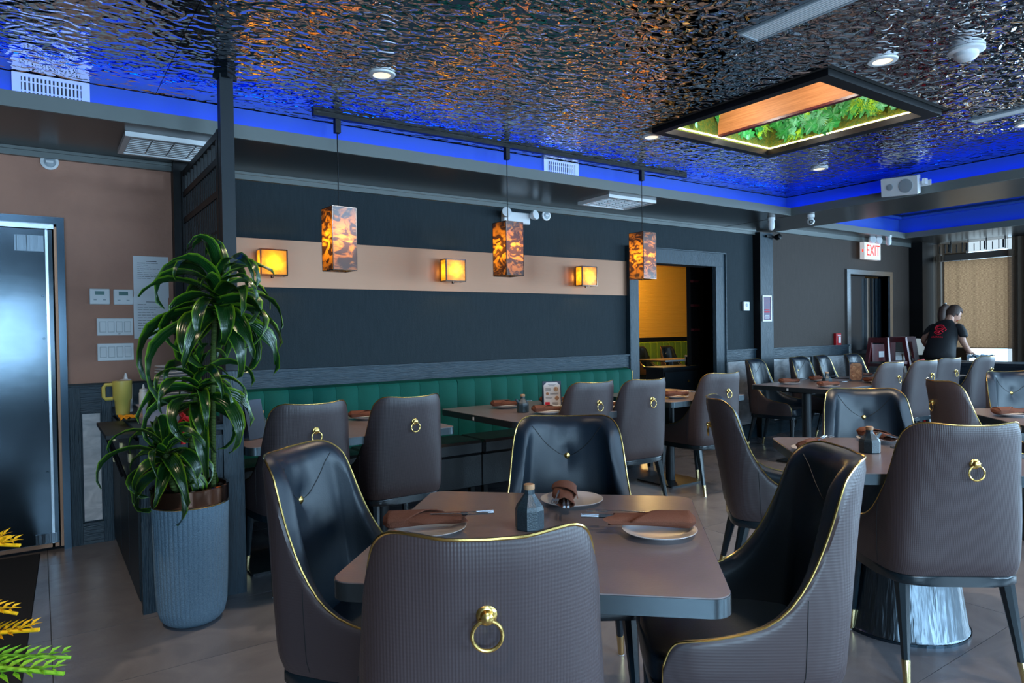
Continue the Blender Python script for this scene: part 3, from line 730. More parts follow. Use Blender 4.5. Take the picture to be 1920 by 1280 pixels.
t = thing('plastic_chair', 'cream plastic chair with curved slotted back beside the waitress', 'chair', (10.85,4.93,0), radians(165))
bm = B(); n = 16
for i in range(n+1):
    a = radians(-75+150*i/n); x, y = .26*sin(a), -.24*cos(a)+.05
    h = .16+.05*cos(a)
    vs = [bm.verts.new((x*k, y*k, z)) for k, z in ((1,.90-.0),(1,.90+h+.04),(.93,.90+h+.04),(.93,.90))]
    if i: 
        for k in range(4): bm.faces.new((prev[k],vs[k],vs[(k+1)%4],prev[(k+1)%4]))
    prev = vs
obj('backrest', bm, 'cream_plastic', t, True)
obj('seat', prism(B(), rrect(.46,.44,.08), .46, .49), 'cream_plastic', t)
for sx in (-1,1):
    for sy in (-1,1):
        obj('leg', tube(B(), [(sx*.18,sy*.17,.47),(sx*.23,sy*.22,0)], .018, 8), 'cream_plastic', t, True)
    obj('back_post', tube(B(), [(sx*.2,-.14,.48),(sx*.22,-.17,.92)], .016, 8), 'cream_plastic', t, True)

# ================================================================== ROOM BEYOND THE DOORWAY
rb = struct('wall_far', boxes((5.0,13.6,11.2,11.35,1.16,2.9)), 'yellow_wall', 'yellow wave-textured wall of the room beyond the doorway')
struct('wall_far_lower', boxes((5.0,13.6,11.18,11.35,0,1.159)), 'black_paint', 'black lower wall of the room beyond the doorway')
struct('ceiling_far', boxes((4.2,13.7,5.46,11.3,2.80,2.86)), 'yellow_wall', 'ceiling of the room beyond the doorway')
struct('wall_far_left', boxes((4.1,4.2,5.46,11.3,0,2.8)), 'dark_paint', 'side wall of the room beyond the doorway')
struct('wall_far_right', boxes((13.6,13.7,5.46,11.3,0,2.8)), 'black_paint', 'right side wall of the room beyond the doorway')
t = thing('black_cabinet', 'tall black cabinet with gold knob just inside the open doorway', 'cabinet', (6.65,5.75,0))
obj('tall_panel', boxes((.12,1.1,-.02,.02,0,2.5)), 'black_paint', t)
obj('side_column', boxes((.0,.119,-.015,.05,.90,2.5)), 'black_paint', t)
obj('low_base', boxes((-.52,.115,-.03,.25,0,.86)), 'black_paint', t)
obj('counter', boxes((-.54,.115,-.05,.27,.8605,.89)), 'dark_paint', t)
dr = obj('drawer', boxes((-.5,.09,-.045,-.031,.52,.83)), 'dark_paint', t)
obj('knob', lathe(B(), [(.010,0),(.018,.012),(.014,.022),(.004,.026)], 12, M=Matrix.Translation((-.10,-.046,.71)) @ Matrix.Rotation(pi/2,4,'X')), 'gold', dr, True)
for z in (1.32,1.62,1.92): obj('wall_shelf', boxes((.0,.119,-.06,-.0155,z,z+.03)), 'mahogany', t)
t = thing('candle_holder', 'small amber glass candle holder on black counter beyond the doorway', 'candle holder', (6.68,5.82,.8905))
obj('glass_cup', lathe(B(), [(.03,.001),(.034,.01),(.034,.11),(.03,.11),(.03,.012)], 16, caps=False), 'bronze_trim', t, True)
obj('rim_cap', lathe(B(), [(.036,.111),(.036,.13),(.02,.131)], 16), 'cork', t)
t = thing('olive_bench', 'olive green channel-tufted bench in the yellow room', 'bench', (11.2,10.95,0))
obj('seat', boxes((-2.0,2.0,-.15,.2,.1,.47)), 'bench_leather', t)
for k in range(20): obj('channel', boxes((-2.0+k*.2,-1.81+k*.2,.05,.215,.475,1.06,.02)), 'olive_velvet', t)
t = thing('small_table', 'small table with steel edge in the yellow room', 'table', (10.05,9.25,0))
obj('tabletop', prism(B(), rrect(.95,.7,.03), .735, .767), 'table_laminate', t)
obj('edge_band', prism(B(), rrect(.956,.706,.03), .74, .76), 'table_edge', t)
obj('column', lathe(B(), [(.035,.02),(.035,.735)], 14), 'iron', t); obj('base_plate', prism(B(), rrect(.45,.45,.02), .001, .02), 'iron', t)
for (x,y,z,e) in ((10.2,10.3,2.5,60),(8.6,8.6,2.5,40)):
    L = bpy.data.lights.new('yellow_room_lamp','POINT'); L.energy = e; L.color = (1,.72,.28); L.shadow_soft_size = .12
    o = bpy.data.objects.new('yellow_room_lamp', L); COL.objects.link(o); o.location = (x,y,z)

# ================================================================== CHAIR
PL = [(0,0,-.238),(.12,.082,-.236),(.22,.152,-.228),(.29,.193,-.213),(.34,.217,-.190),(.38,.230,-.162),(.45,.240,-.105),(.55,.248,-.035),(.7,.256,.070),(.85,.259,.170),(1,.246,.268)]
HT = [(0,.985),(.12,.987),(.19,.991),(.23,.992),(.265,.988),(.295,.978),(.32,.962),(.342,.938),(.362,.900),(.38,.855),(.41,.785),(.44,.728),(.48,.675),(.53,.628),(.58,.597),(.64,.575),(.72,.560),(.82,.548),(.92,.540),(.955,.533),(.98,.512),(1,.47)]
def interp(T, a):
    n = len(T)
    for k in range(n-1):
        p, q = T[k], T[k+1]
        if a <= q[0]:
            h = q[0]-p[0]; f = (a-p[0])/h; out = []
            for c in range(1, len(p)):
                def sl(i, j): return (T[j][c]-T[i][c])/(T[j][0]-T[i][0])
                d = sl(k, k+1)
                def tan(i):
                    if i == 0 or i == n-1: return sl(max(i-1,0), min(i+1,n-1))*(0 if i == 0 else 1)
                    a1, a2 = sl(i-1,i), sl(i,i+1)
                    return 0 if a1*a2 <= 0 else 2*a1*a2/(a1+a2)
                m0, m1 = tan(k), tan(k+1); f2, f3 = f*f, f*f*f
                out.append((2*f3-3*f2+1)*p[c]+(f3-2*f2+f)*h*m0+(-2*f3+3*f2)*q[c]+(f3-f2)*h*m1)
            return out
    return list(T[-1][1:])
def shell_pt(u, z):
    a = abs(u); x, y = interp(PL, a); t = (z-.40)/.60
    w = max(0, 1-max(0, a-.10)/.34)          # lean fades toward the arms
    y += -.085*max(t,0)**1.15*max(w,.30) + .02*(1-t)*w
    s = 1+.02*sin(pi*min(max(t,0)/.6,1)) - .035*max(0,(t-.35)/.65)
    if t < .12: s -= .03*(1-t/.12)**2
    if t < .10 and a < .5: y += .014*(1-t/.10)**2
    y += .012*max(0,t-.5)*(a/.38)**2 if a < .45 else 0
    return Vector(((x if u > 0 else -x)*s, y, z))
def shell_n(u, z, e=.02):
    e = e; a = shell_pt(max(-1,u-e), z); b = shell_pt(min(1,u+e), z); d = b-a
    return Vector((d.y, -d.x, 0)).normalized()      # outward
US = [1,.992,.98,.967,.955,.94,.92,.89,.85,.80,.74,.68,.62,.57,.53,.49,.46,.435,.415,.40,.387,.375,.363,.352,.342,.332,.32,.305,.285,.26,.23,.2,.17,.14,.11,.08,.05,.025]
US = [-u for u in US] + [0] + [u for u in reversed(US)]
ZB = .405
def make_chair():
    t = thing('dining_chair', '', 'chair')
    # outer shell
    bm = B(); R = 18; cols = []
    for u in US:
        h = interp(HT, abs(u))[0]; c = []
        for r in range(R+1):
            f = r/R; z = ZB+(h-ZB)*f; n = shell_n(u, z)
            k = min(1, (1-f)*(h-ZB)/.03); c.append(bm.verts.new(shell_pt(u, z)+n*.008*math.sqrt(1-(1-k)**2)))
        cols.append(c)
    for A, C in zip(cols, cols[1:]):
        for r in range(R): bm.faces.new((A[r],C[r],C[r+1],A[r+1]))
    sh = obj('outer_shell', bm, 'brown_leather', t, True)
    # side seams on shell
    for s in (-1,1):
        pts = [shell_pt(s*.47, z)+shell_n(s*.47,z)*.0085 for z in [.42+.033*k for k in range(8)]]
        obj('seam', tube(B(), pts, .0012, 5), 'seam_thread', sh)
    # inner pad
    bm = B(); R = 20; cols = []; Z0 = .44
    def inner(u, z, extra=0):
        a = abs(u); h = interp(HT, a)[0]; top = max(0, h-z); n = shell_n(u, z, .11)
        k = min(1, top/.045); e = min(1, (1-a)/.08+.15)
        w = .5+.5*cos(pi*min(1,a/.5))
        d = .008+(.034+.016*w+.012*math.exp(-((a-.37)/.09)**2))*math.sqrt(max(0,1-(1-k)**2))*e
        p = shell_pt(u, z); r2 = (p.x**2+(z-.83)**2)/.0016
        d -= .018*math.exp(-r2)*w
        return shell_pt(u, z)-n*(d+extra)
    for u in US:
        h = interp(HT, abs(u))[0]; c = [bm.verts.new(shell_pt(u, h))]
        for r in range(R+1):
            f = (r/R)**1.3; z = h-.001-(h-Z0)*f
            c.append(bm.verts.new(inner(u, z)))
        cols.append(c)
    for A, C in zip(cols, cols[1:]):
        for r in range(R+1): bm.faces.new((A[r],C[r],C[r+1],A[r+1]))
    # front closing of arms
    for c, u in ((cols[0],-1),(cols[-1],1)):
        lo = [bm.verts.new(shell_pt(u, .44))]
    pad = obj('backrest_pad', bm, 'black_leather', t, True)
    # arm front caps
    for s in (-1,1):
        bm = B(); a = []; b = []
        for k in range(8):
            z = .41+(.475-.41)*k/7; a.append(bm.verts.new(shell_pt(s, z)+shell_n(s,z)*.008)); b.append(bm.verts.new(inner(s, max(z,.44))))
        for k in range(7): bm.faces.new((a[k],a[k+1],b[k+1],b[k]))
        obj('arm_front', bm, 'plain_brown_leather', t)
    # V seam on the pad
    for s in (-1,1):
        pts = []
        for k in range(13):
            f = k/12; x = s*(.012+.165*f); z = .832+.125*f**1.45
            # find u with x
            lo, hi = 0, .40
            for _ in range(14):
                m = (lo+hi)/2
                if abs(shell_pt(m, z).x) < abs(x): lo = m
                else: hi = m
            pts.append(inner(s*lo, z, .0005))
        obj('seam', tube(B(), pts, .0016, 5), 'seam_thread', pad)
    # piping
    pts = []
    for s, us in ((-1, [u for u in US if u <= 0]), (1, [u for u in US if u > 0])):
        for u in us: pts.append(shell_pt(u, interp(HT, abs(u))[0])+Vector((0,0,.001)))
    fr0 = [shell_pt(-1, z)+shell_n(-1,z)*.004 for z in (.42,.44)]; fr1 = [shell_pt(1, z)+shell_n(1,z)*.004 for z in (.44,.42)]
    obj('gold_piping', tube(B(), fr0+pts+fr1, .0033, 6), 'gold', t, True)
    # seat cushion
    poly = []
    for k in range(-9, 10):
        u = k/9*.92; p = shell_pt(u, .46)-shell_n(u,.46)*.03; poly.append((p.x, p.y))
    poly += [(.212,.25),(.205,.275),(.185,.292),(.15,.299),(0,.302),(-.15,.299),(-.185,.292),(-.205,.275),(-.212,.25)]
    bm = B(); prism(bm, poly, .40, .475, bev=.016); obj('seat', bm, 'black_leather', t, True)
    # base frame ring
    poly = []
    for k in range(-12, 13):
        u = k/12; p = shell_pt(u, .42)+shell_n(u,.42)*.004; poly.append((p.x, p.y))
    poly += [(.215,.282),(.19,.292),(0,.295),(-.19,.292),(-.215,.282)]
    bm = B(); prism(bm, poly, .366, .404, bev=.008); obj('base_frame', bm, 'leg_lacquer', t, True)
    # legs
    for sx in (-1,1):
        for sy in (-1,1):
            top = V(sx*.190, -.160 if sy < 0 else .250, .37); bot = V(sx*.213, -.245 if sy < 0 else .255, 0)
            def at(z): f = z/.37; return bot+(top-bot)*f
            lg = obj('leg', tube(B(), [at(.075),at(.2),at(.30),at(.37)], .02, 8, rs=[.0145,.020,.025,.029]), 'leg_lacquer', t, True)
            obj('brass_ferrule', tube(B(), [at(.004),at(.005),at(.09),at(.092)], .013, 12, rs=[.011,.0125,.0160,.0156]), 'brass', lg, True)
            obj('glide', lathe(B(), [(.012,0),(.012,.004)], 10, c=(bot.x,bot.y,0)), 'white_plastic', lg)
    # ring pull on back
    p = shell_pt(0, .846); RX = Matrix.Rotation(pi/2,4,'X')
    kn = obj('ring_pull', lathe(B(), [(.019,.006),(.019,.010),(.016,.013),(.012,.014),(.010,.022),(.011,.028),(.004,.032)], 18, M=Matrix.Translation(p) @ RX), 'gold', t, True)
    pts = [V(.027*sin(2*pi*k/24), -.021, .027*cos(2*pi*k/24)-.032) + p for k in range(24)]
    obj('ring', tube(B(), pts, .0036, 8, closed=True), 'gold', kn, True)
    # button on front
    q = inner(0, .83)
    obj('button', lathe(B(), [(.012,0),(.013,.004),(.009,.007),(.003,.009)], 16, M=Matrix.Translation(q+V(0,.0,0)) @ Matrix.Rotation(-pi/2,4,'X')), 'gold', t, True)
    return t
chair0 = make_chair(); used = [0]
def place(top, facing, label, group):
    """top = where the middle of the top rail stands (x, y); facing = heading in degrees from +X"""
    f = radians(facing); ox, oy = top[0]+.31*cos(f), top[1]+.31*sin(f)
    place_o((ox,oy), facing, label, group)
def place_o(o, facing, label, group):
    if not used[0]:
        used[0] = 1; chair0.location = (o[0],o[1],0); chair0.rotation_euler = (0,0,radians(facing-90)); chair0['label'] = label; chair0['group'] = group
        return chair0
    return dup(chair0, (o[0],o[1],0), radians(facing-90), label, group)
NT, RT, CT = 'chairs around the near square table', 'chairs around the right square table', 'chairs around the table at right edge'
place_o((0.793,1.294), 61, 'big brown chair in front with its back and gold ring to the viewer', NT)
place_o((0.836,1.969), -47.7, 'chair at left side of near table showing dark blue seat back sideways', NT)
place_o((1.651,2.021), 232.9, 'chair on far side of near table, black tufted front facing viewer', NT)
place_o((1.687,1.269), 140.5, 'chair at right side of near table seen from behind its edge, black inside', NT)
place_o((2.966,1.325), 51, 'large brown chair at right frame edge with back and ring to viewer', RT)
place_o((3.11,2.16), -46, 'brown chair seen from side, left of the right square table', RT)
place_o((3.68,1.911), 223, 'black tufted chair facing viewer behind the right square table', RT)
place_o((5.05,1.93), -44, 'brown chair in side view between the right table and the edge table', CT)
place_o((5.865,1.908), 235.1, 'black tufted chair facing viewer at the right frame edge', CT)
BQ = 'brown chairs facing the green banquette'
place_o((1.178,3.848), 92, 'first brown chair from the left facing the banquette, beside the teal post', BQ)
place_o((1.754,3.837), 90.4, 'second brown chair from the left facing the banquette', BQ)
place_o((3.197,3.887), 91, 'brown chair facing the banquette beside the upright menu card', BQ)
place_o((3.64,3.8), 89, 'brown chair facing the banquette just left of the doorway table', BQ)
place_o((4.592,3.865), 86, 'rightmost brown chair of banquette row, in front of the doorway cabinet', BQ)
WR = 'chairs along the marble wainscot wall'
place_o((6.721,4.603), -77.8, 'dark chair at left end of long table by the thermostat, against wainscot', WR)
place_o((7.517,4.58), -84.1, 'dark chair against wainscot just right of the teal pilaster', WR)
place_o((8.055,4.6), -77, 'dark chair against wainscot, second right of the teal pilaster', WR)
place_o((8.698,4.575), -83, 'dark chair against wainscot nearest the exit door', WR)
ER = 'brown chairs on the near side of the long tables'
place_o((6.957,3.7), 91, 'brown chair at long table in front of the dark red high chair', ER)
place_o((7.544,3.645), 86, 'second brown chair from the left on the near side of the long tables', ER)
place_o((8.221,3.7), 85, 'brown chair directly below the waitress', ER)
place_o((8.77,3.579), 91, 'brown chair farthest right at the long tables, before the counter', ER)
place_o((9.5,2.95), 90, 'partly hidden brown chair behind the black one at right edge', ER)
YR = 'chairs in the yellow room beyond the doorway'
place_o((10.62,10.28), 285, 'left one of two dark chairs inside the yellow room beyond the doorway', YR)
place_o((11.04,9.95), 275, 'right one of two dark chairs inside the yellow room beyond the doorway', YR)

# ================================================================== TABLES
def square_table(cx, cy, rot, s, label, base='cone', group=None, edge='table_edge', sy=None):
    t = thing('dining_table', label, 'table', (cx,cy,0), radians(rot), group); sy = sy or s
    obj('edge_band', prism(B(), rrect(s,sy,.05,6), .722, .764), edge, t, True)
    obj('tabletop', prism(B(), rrect(s-.004,sy-.004,.049,6), .7642, .767), 'table_laminate', t, True)
    if base == 'cone':
        bm = B(); n = 48; prof = [(.27,.012),(.265,.02),(.20,.45),(.16,.69)]
        lathe(bm, prof, n); obj('steel_cone_base', bm, 'steel_brushed', t, True)
        obj('base_ring', lathe(B(), [(.275,.0),(.275,.0115)], 48), 'dark_steel', t)
        obj('top_plate', prism(B(), rrect(.45,.45,.02), .70, .7215), 'iron', t)
    elif base == 'post':
        obj('base_plate', prism(B(), rrect(.42,.42,.015), .0, .014), 'iron', t)
        obj('column', lathe(B(), [(.04,.0145),(.04,.70)], 20), 'iron', t, True)
        obj('top_plate', prism(B(), rrect(.35,.35,.02), .7005, .7215), 'iron', t)
    elif base == 'two':
        for x in (-s*.27, s*.27):
            obj('base_plate', prism(B(), rrect(.42,.42,.015,cx=x), .0, .014), 'iron', t)
            obj('column', lathe(B(), [(.045,.0145),(.045,.70)], 20, c=(x,0,0)), 'iron', t, True)
            obj('top_plate', prism(B(), rrect(.35,.35,.02,cx=x), .7005, .7215), 'iron', t)
    # small white corner tag on the table edge
    obj('number_tag', boxes((-s/2-.0025,-s/2-.0003,-.0,.02,.728,.752)) if base != 'cone' else boxes((-s/2-.0025,-s/2-.0003,-sy/2+.07,-sy/2+.09,.728,.752)), 'white_plastic', t)
    return t
TA = (1.202,1.593); TB = (3.215,1.57); TC = (5.25,1.55)
square_table(*TA, -43.5, .925, 'near square table with satin brown top in the centre foreground', 'post', edge='table_edge')
square_table(*TB, -43.5, .925, 'right square table on a flared steel cone base')
square_table(*TC, -43.5, .925, 'square table cut by the right frame edge, far from viewer')
square_table(1.50, 4.19, 0, 1.24, 'banquette table behind the two left brown chairs', 'two', sy=1.0)
square_table(3.02, 4.12, 0, 1.02, 'banquette table with upright menu card, bare end to the left', 'post', edge='dark_edge', sy=1.0)
square_table(4.60, 4.22, 0, .95, 'banquette table beside the doorway on a square plate base', 'post', sy=.92)
square_table(6.66, 3.97, 0, 1.32, 'long dark-edged table with brown upright menu by the wainscot', 'two', edge='dark_edge', sy=.88)
square_table(8.15, 3.93, 0, 1.4, 'second long table in front of the exit door', 'two', edge='dark_edge', sy=.88)

# ================================================================== TABLEWARE
ZT = .767
plate0 = None
def plate(x, y, label, group, r=.105):
    global plate0
    if plate0 is None:
        t = obj('plate', lathe(B(), [(.05,.0),(.055,.004),(.09,.010),(.105,.017),(.1055,.0185),(.103,.019),(.088,.013),(.06,.0075),(.01,.007)], 40), 'white_ceramic', None, True); plate0 = t
    else: t = plate0.copy(); COL.objects.link(t)
    t.location = (x,y,ZT); t.scale = (r/.105,)*2+(1,)
    tag(t, label, 'plate', group); return t
def napkin_bm(seed=0):
    bm = B(); n = 40; L = .235; N = 26; rings = []
    for i in range(N):
        f = i/(N-1); x = -L/2+L*f
        w = .034+.006*cos(f*pi)+.0025*sin(f*13+seed); h = .017+.004*cos(f*pi*.8)+.0012*sin(f*9)
        if f < .06: w *= .55+.45*f/.06; h *= .45+.55*f/.06
        ring = []
        for k in range(n):
            a = 2*pi*k/n
            r = 1+.05*sin(2*a+f*3.1)+.035*sin(5*a+f*5)+.02*sin(9*a-f*7)
            st = .10 if (a-(.5+f*2.6)) % (2*pi) < pi*.55 else 0          # wrapped layer edge spirals along the roll
            xx = x+(.018*cos(a*1)+.010*sin(3*a) if i == N-1 else 0)
            ring.append(bm.verts.new((xx, w*cos(a)*(r+st), h*sin(a)*(r+st))))
        rings.append(ring)
    for A, C in zip(rings, rings[1:]):
        for k in range(n): bm.faces.new((A[k],A[(k+1)%n],C[(k+1)%n],C[k]))
    last = rings[-1]
    for d, sc in ((-.002,.86),(-.03,.72),(-.012,.52),(-.03,.30)):        # folded layers in the open mouth
        nx = [bm.verts.new((last[k].co.x*0+rings[-1][k].co.x+d, rings[-1][k].co.y*sc, rings[-1][k].co.z*sc)) for k in range(n)]
        for k in range(n): bm.faces.new((last[k], last[(k+1)%n], nx[(k+1)%n], nx[k]))
        last = nx
    bm.faces.new(last); bm.faces.new(list(reversed(rings[0])))
    return bm
nap0 = obj('napkin', napkin_bm(1), 'brown_napkin', None, True); tail0 = None
flap = B(); nf = 12                                                # diagonal corner laid over the roll
g = []
for i in range(nf+1):
    f = i/nf; row = []
    for j in range(9):
        a = pi*(.02+.96*j/8); x = -.105+.175*f*(1-.75*(j/8))
        row.append(flap.verts.new((x, .043*cos(a), .0245*sin(a)+.0005)))
    g.append(row)
for i in range(nf):
    for j in range(8): flap.faces.new((g[i][j],g[i+1][j],g[i+1][j+1],g[i][j+1]))
flap0 = obj('folded_flap', flap, 'brown_napkin', nap0, True); flap0.modifiers.new('t','SOLIDIFY').thickness = .002
fk = B()
tube(fk, [(.0,0,0),(.07,0,.002),(.11,0,.0)], .003, 6, rs=[.004,.0025,.002], flat=.5)
box(fk, .108,.135,-.011,.011,-.001,.001)
for k in range(4): box(fk, .134,.168,-.0105+k*.0062,-.0078+k*.0062,-.001,.001)
fork0 = obj('fork', fk, 'steel_frame', None, True)
cs = B(); tube(cs, [(0,0,0),(.24,0,0)], .003, 6, rs=[.0042,.0028]); cs0 = obj('chopstick', cs, 'chopstick', None, True)
cap = B(); tube(cap, [(-.001,0,0),(.05,0,0)], .0046, 6); obj('metal_end', cap, 'steel_frame', cs0, True)
un = [0,0,0]
def setting(px, py, ang, where, group_tail, off=(0,0), plate_r=.105, cutlery=True, lift=.0):
    plate(px, py, 'white round plate '+where, 'white plates '+group_tail, plate_r)
    def inst(p, i, loc, rz, tilt, label, cat, grp):
        if not un[i]: o = p; un[i] = 1
        else:
            o = p.copy(); COL.objects.link(o)
            for ch in p.children: c = ch.copy(); COL.objects.link(c); c.parent = o
        o.location = loc; o.rotation_euler = (0, tilt, radians(rz)); tag(o, label, cat, grp); return o
    nx, ny = px+off[0], py+off[1]; z = ZT+.037
    inst(nap0, 0, (nx,ny,z), ang, 0, 'brown cloth napkin roll '+where.replace('under','on the plate of', 1) if False else 'rolled brown napkin '+where, 'napkin', 'rolled brown napkins')
    if cutlery:
        c, s = cos(radians(ang)), sin(radians(ang))
        for k in (0,1):
            d = .012*k-.004
            inst(cs0, 2, (nx+c*.205-s*d, ny+s*.205+c*d, z+.010), ang+180, .02, 'black metal-ended chopstick in napkin '+where, 'chopstick', 'chopsticks in the napkins')
        inst(fork0, 1, (nx+c*.02-s*(-.018), ny+s*.02+c*(-.018), z+.016), ang-6, .0, 'steel fork in napkin '+where, 'fork', 'forks in the napkins')
NG = 'on the near table'
setting(.935,1.79, -28, 'at the left side of the near table', NG, (-.012,.018))
setting(1.47,1.79, 232, 'at the far side of the near table', NG, (-.035,-.005))
setting(1.44,1.365, 140, 'at the right side of the near table', NG, (.002,.026))
RG = 'on the right square table'
setting(2.985,1.84, 15, 'at the left side of the right square table', RG, (-.02,0))
setting(3.49,1.80, 240, 'at the far side of the right square table', RG, (-.03,0))
setting(2.99,1.36, 60, 'at the near side of the right square table', RG)
setting(3.50,1.33, 140, 'at the right side of the right square table', RG)
setting(5.05,1.77, -30, 'on the table at the right frame edge', RG, (-.02,0))
BG = 'on the banquette tables'
setting(1.83,4.42, -15, 'behind the first banquette-facing chair', BG)
setting(2.93,4.34, -20, 'at the bare left part of the menu card table', BG)
setting(2.95,3.84, -20, 'in front of the menu card', BG)
setting(3.38,4.32, -20, 'behind the menu card', BG)
setting(3.44,3.78, -20, 'at the right end of the menu card table', BG)
setting(4.42,3.98, -10, 'on the banquette table beside the doorway', BG)
DG = 'on the long tables'
setting(6.32,4.17, -15, 'at the left far corner of the long table', DG)
setting(6.86,4.17, -15, 'at the long table behind the dark sauce bottle', DG)
setting(6.24,3.70, -15, 'at the near left side of the long table', DG)
setting(7.03,3.68, -15, 'at the near side in front of the brown upright menu', DG)
setting(7.68,4.14, -15, 'on the second long table at left', DG)
setting(8.3,3.75, -15, 'on the second long table near the middle', DG)
# bottles
def bottle_square(x, y, rot, label, spout=True, s=1.0, w=1.0, h=1.0):
    t = thing('sauce_bottle', label, 'bottle', (x,y,ZT), radians(rot), 'dark ceramic sauce bottles')
    bm = B(); rings = []
    for r, z in ((.034,.0),(.0365,.004),(.0365,.062),(.033,.075),(.018,.105),(.0145,.112),(.0145,.126)):
        rr = r*s*(w if r > .02 else 1); z = z*h; c = [(rr,rr*.45),(rr*.45,rr),(-rr*.45,rr),(-rr,rr*.45),(-rr,-rr*.45),(-rr*.45,-rr),(rr*.45,-rr),(rr,-rr*.45)]
        rings.append([bm.verts.new((a,b,z*s)) for a, b in c])
    for A, C in zip(rings, rings[1:]):
        for k in range(8): bm.faces.new((A[k],A[(k+1)%8],C[(k+1)%8],C[k]))
    bm.faces.new(list(reversed(rings[0]))); bm.faces.new(rings[-1])
    obj('body', bm, 'dark_ceramic', t, False)
    if spout: obj('spout', tube(B(), [(.02*s,0,.068*h*s),(.040*s,0,.088*h*s),(.056*s,0,.106*h*s)], .008, 8, rs=[.016*s,.010*s,.0085*s]), 'dark_ceramic', t, True)
    obj('cork_cap', lathe(B(), [(.0155*s,.1262*s*h),(.0165*s,.128*s*h),(.0165*s,.128*s*h+.012),(.0145*s,.128*s*h+.014)], 18), 'cork', t, True)
bottle_square(1.185,1.64, 20, 'dark blue ceramic sauce bottle with cork on the near table', False, 1.0, 1.08, .92)
bottle_square(3.15,1.67, -25, 'dark ceramic sauce bottle with side spout on the right square table', True, 1.0, 1.15, .82)
bottle_square(1.066,4.15, 20, 'dark ceramic sauce bottle on the table beside the teal post', False)
bottle_square(2.86,4.02, 170, 'dark sauce bottle with spout standing left of the menu card', True, 1.0, 1.1, .9)
bottle_square(6.50,3.87, 170, 'dark sauce bottle with spout on the long table by the wainscot', True, 1.05, 1.15, .85)
bottle_square(7.95,3.98, 20, 'dark sauce bottle on the second long table', False)
# menu stands
def menu_stand(x, y, rot, label, face, w=.14, h=.205):
    t = thing('menu_stand', label, 'menu', (x,y,ZT), radians(rot))
    for s in (1,-1):
        M = Matrix.Translation((0,-s*.042,.002)) @ Matrix.Rotation(-s*radians(10.5),4,'X')
        bm = B(); box(bm, -w/2, w/2, -.002, .002, 0, h, M=M); obj('board', bm, 'card_blue', t)
    M = Matrix.Translation((0,-.042,.002)) @ Matrix.Rotation(-radians(10.5),4,'X') @ Matrix.Rotation(pi/2,4,'X')
    c = .022; W2, H2 = w/2-.008, h-.008
    poly = [(-W2+c,.006),(W2-c,.006),(W2,.006+c),(W2,H2-c),(W2-c,H2),(-W2+c,H2),(-W2,H2-c),(-W2,.006+c)]
    sh = obj('printed_sheet', prism(B(), poly, .0022, .003, M=M), 'paper' if face == 'white' else 'tan_print', t)
    if face == 'white':
        bm = B()
        for k, (x0,x1,z) in enumerate(((-.03,.03,.182),(-.022,.022,.173),(-.05,-.01,.150),(-.05,-.006,.143),(-.05,-.01,.136),(-.015,.05,.115),(-.015,.045,.108),(-.05,.0,.083),(-.05,-.005,.076),(0,.04,.045),(0,.045,.038),(.005,.04,.031))):
            box(bm, x0, x1, z-.0012, z+.0012, .0031, .0036, M=M)
        obj('text_lines', bm, 'ink', sh)
        for (cx, cz, r) in ((.03,.145,.018),(-.035,.112,.012),(.035,.078,.016)):
            obj('dish_picture', lathe(B(), [(r,.0031),(r*.9,.0040),(r*.3,.0042)], 16, M=M @ Matrix.Translation((cx,cz,0))), 'food_print', sh)
        obj('red_picture', boxes_M((-.055,-.02,.028,.05,.0031,.0038), M), 'shirt_print', sh)
        obj('green_picture', boxes_M((-.055,-.02,.018,.0279,.0031,.0038), M), 'foliage_green', sh)
    else:
        bm = B()
        for cx, cz in ((-.02,.14),(.02,.10),(-.02,.06)): lathe(bm, [(.02,.0031),(.018,.004)], 14, M=M @ Matrix.Translation((cx,cz,0)))
        obj('dish_picture', bm, 'food_print', sh)
def boxes_M(b, M):
    bm = B(); box(bm, *b, M=M); return bm
menu_stand(3.17,4.08, -30, 'white printed menu card on dark easel on the banquette table', 'white')
menu_stand(7.15,3.93, -62, 'brown photo menu card on dark easel on the long table', 'tan', .13, .20)
menu_stand(.985,4.03, 215, 'dark easel menu stand beside the teal post', 'white', .14, .22)

# ================================================================== BANQUETTE
bq = thing('banquette', 'long banquette with green velvet channel back and black leather seats', 'banquette', (0,0,0))
def channel_bm(w, d, z0, z1):
    bm = B(); n = 6; prof = []
    rows = [(z0,1),(z1-.04,1),(z1-.012,.85),(z1,.45)]
    prev = None
    for z, k in rows:
        c = [bm.verts.new((-w/2+.001,0,z))]
        for i in range(n+1):
            a = pi*i/n; c.append(bm.verts.new((-w/2+.001+(w-.002)*i/n, -d*k-.016*sin(a)*k**.5, z)))
        c.append(bm.verts.new((w/2-.001,0,z)))
        if prev:
            for i in range(len(c)-1): bm.faces.new((prev[i],prev[i+1],c[i+1],c[i]))
        prev = c
    bm.faces.new(prev)
    return bm
ch0 = None
X0 = .98
for x0, x1, n in ((.98,2.948,11),(2.952,5.01,12)):
    w = (x1-x0)/n
    for k in range(n):
        if ch0 is None or abs(ch0[1]-w) > 1e-6:
            o = obj('back_channel', channel_bm(w,.135,.42,.955), 'green_velvet', bq, True); ch0 = (o,w)
        else: o = share('back_channel', ch0[0], bq)
        o.location = (x0+(k+.5)*w, YW-.06, 0)
for x0, x1 in ((.98,1.96),(1.964,2.948),(2.952,3.98),(3.984,5.01)):
    o = obj('seat_cushion', boxes((x0,x1,4.70,5.10,.36,.475,.02)), 'bench_leather', bq)
    obj('seat_box', boxes((x0,x1,4.73,5.10,.10,.359,.006)), 'bench_leather', bq)
    for xx in (x0+.06,x1-.06): obj('leg', boxes((xx-.02,xx+.02,4.78,4.82,0,.0995)), 'black_paint', bq)
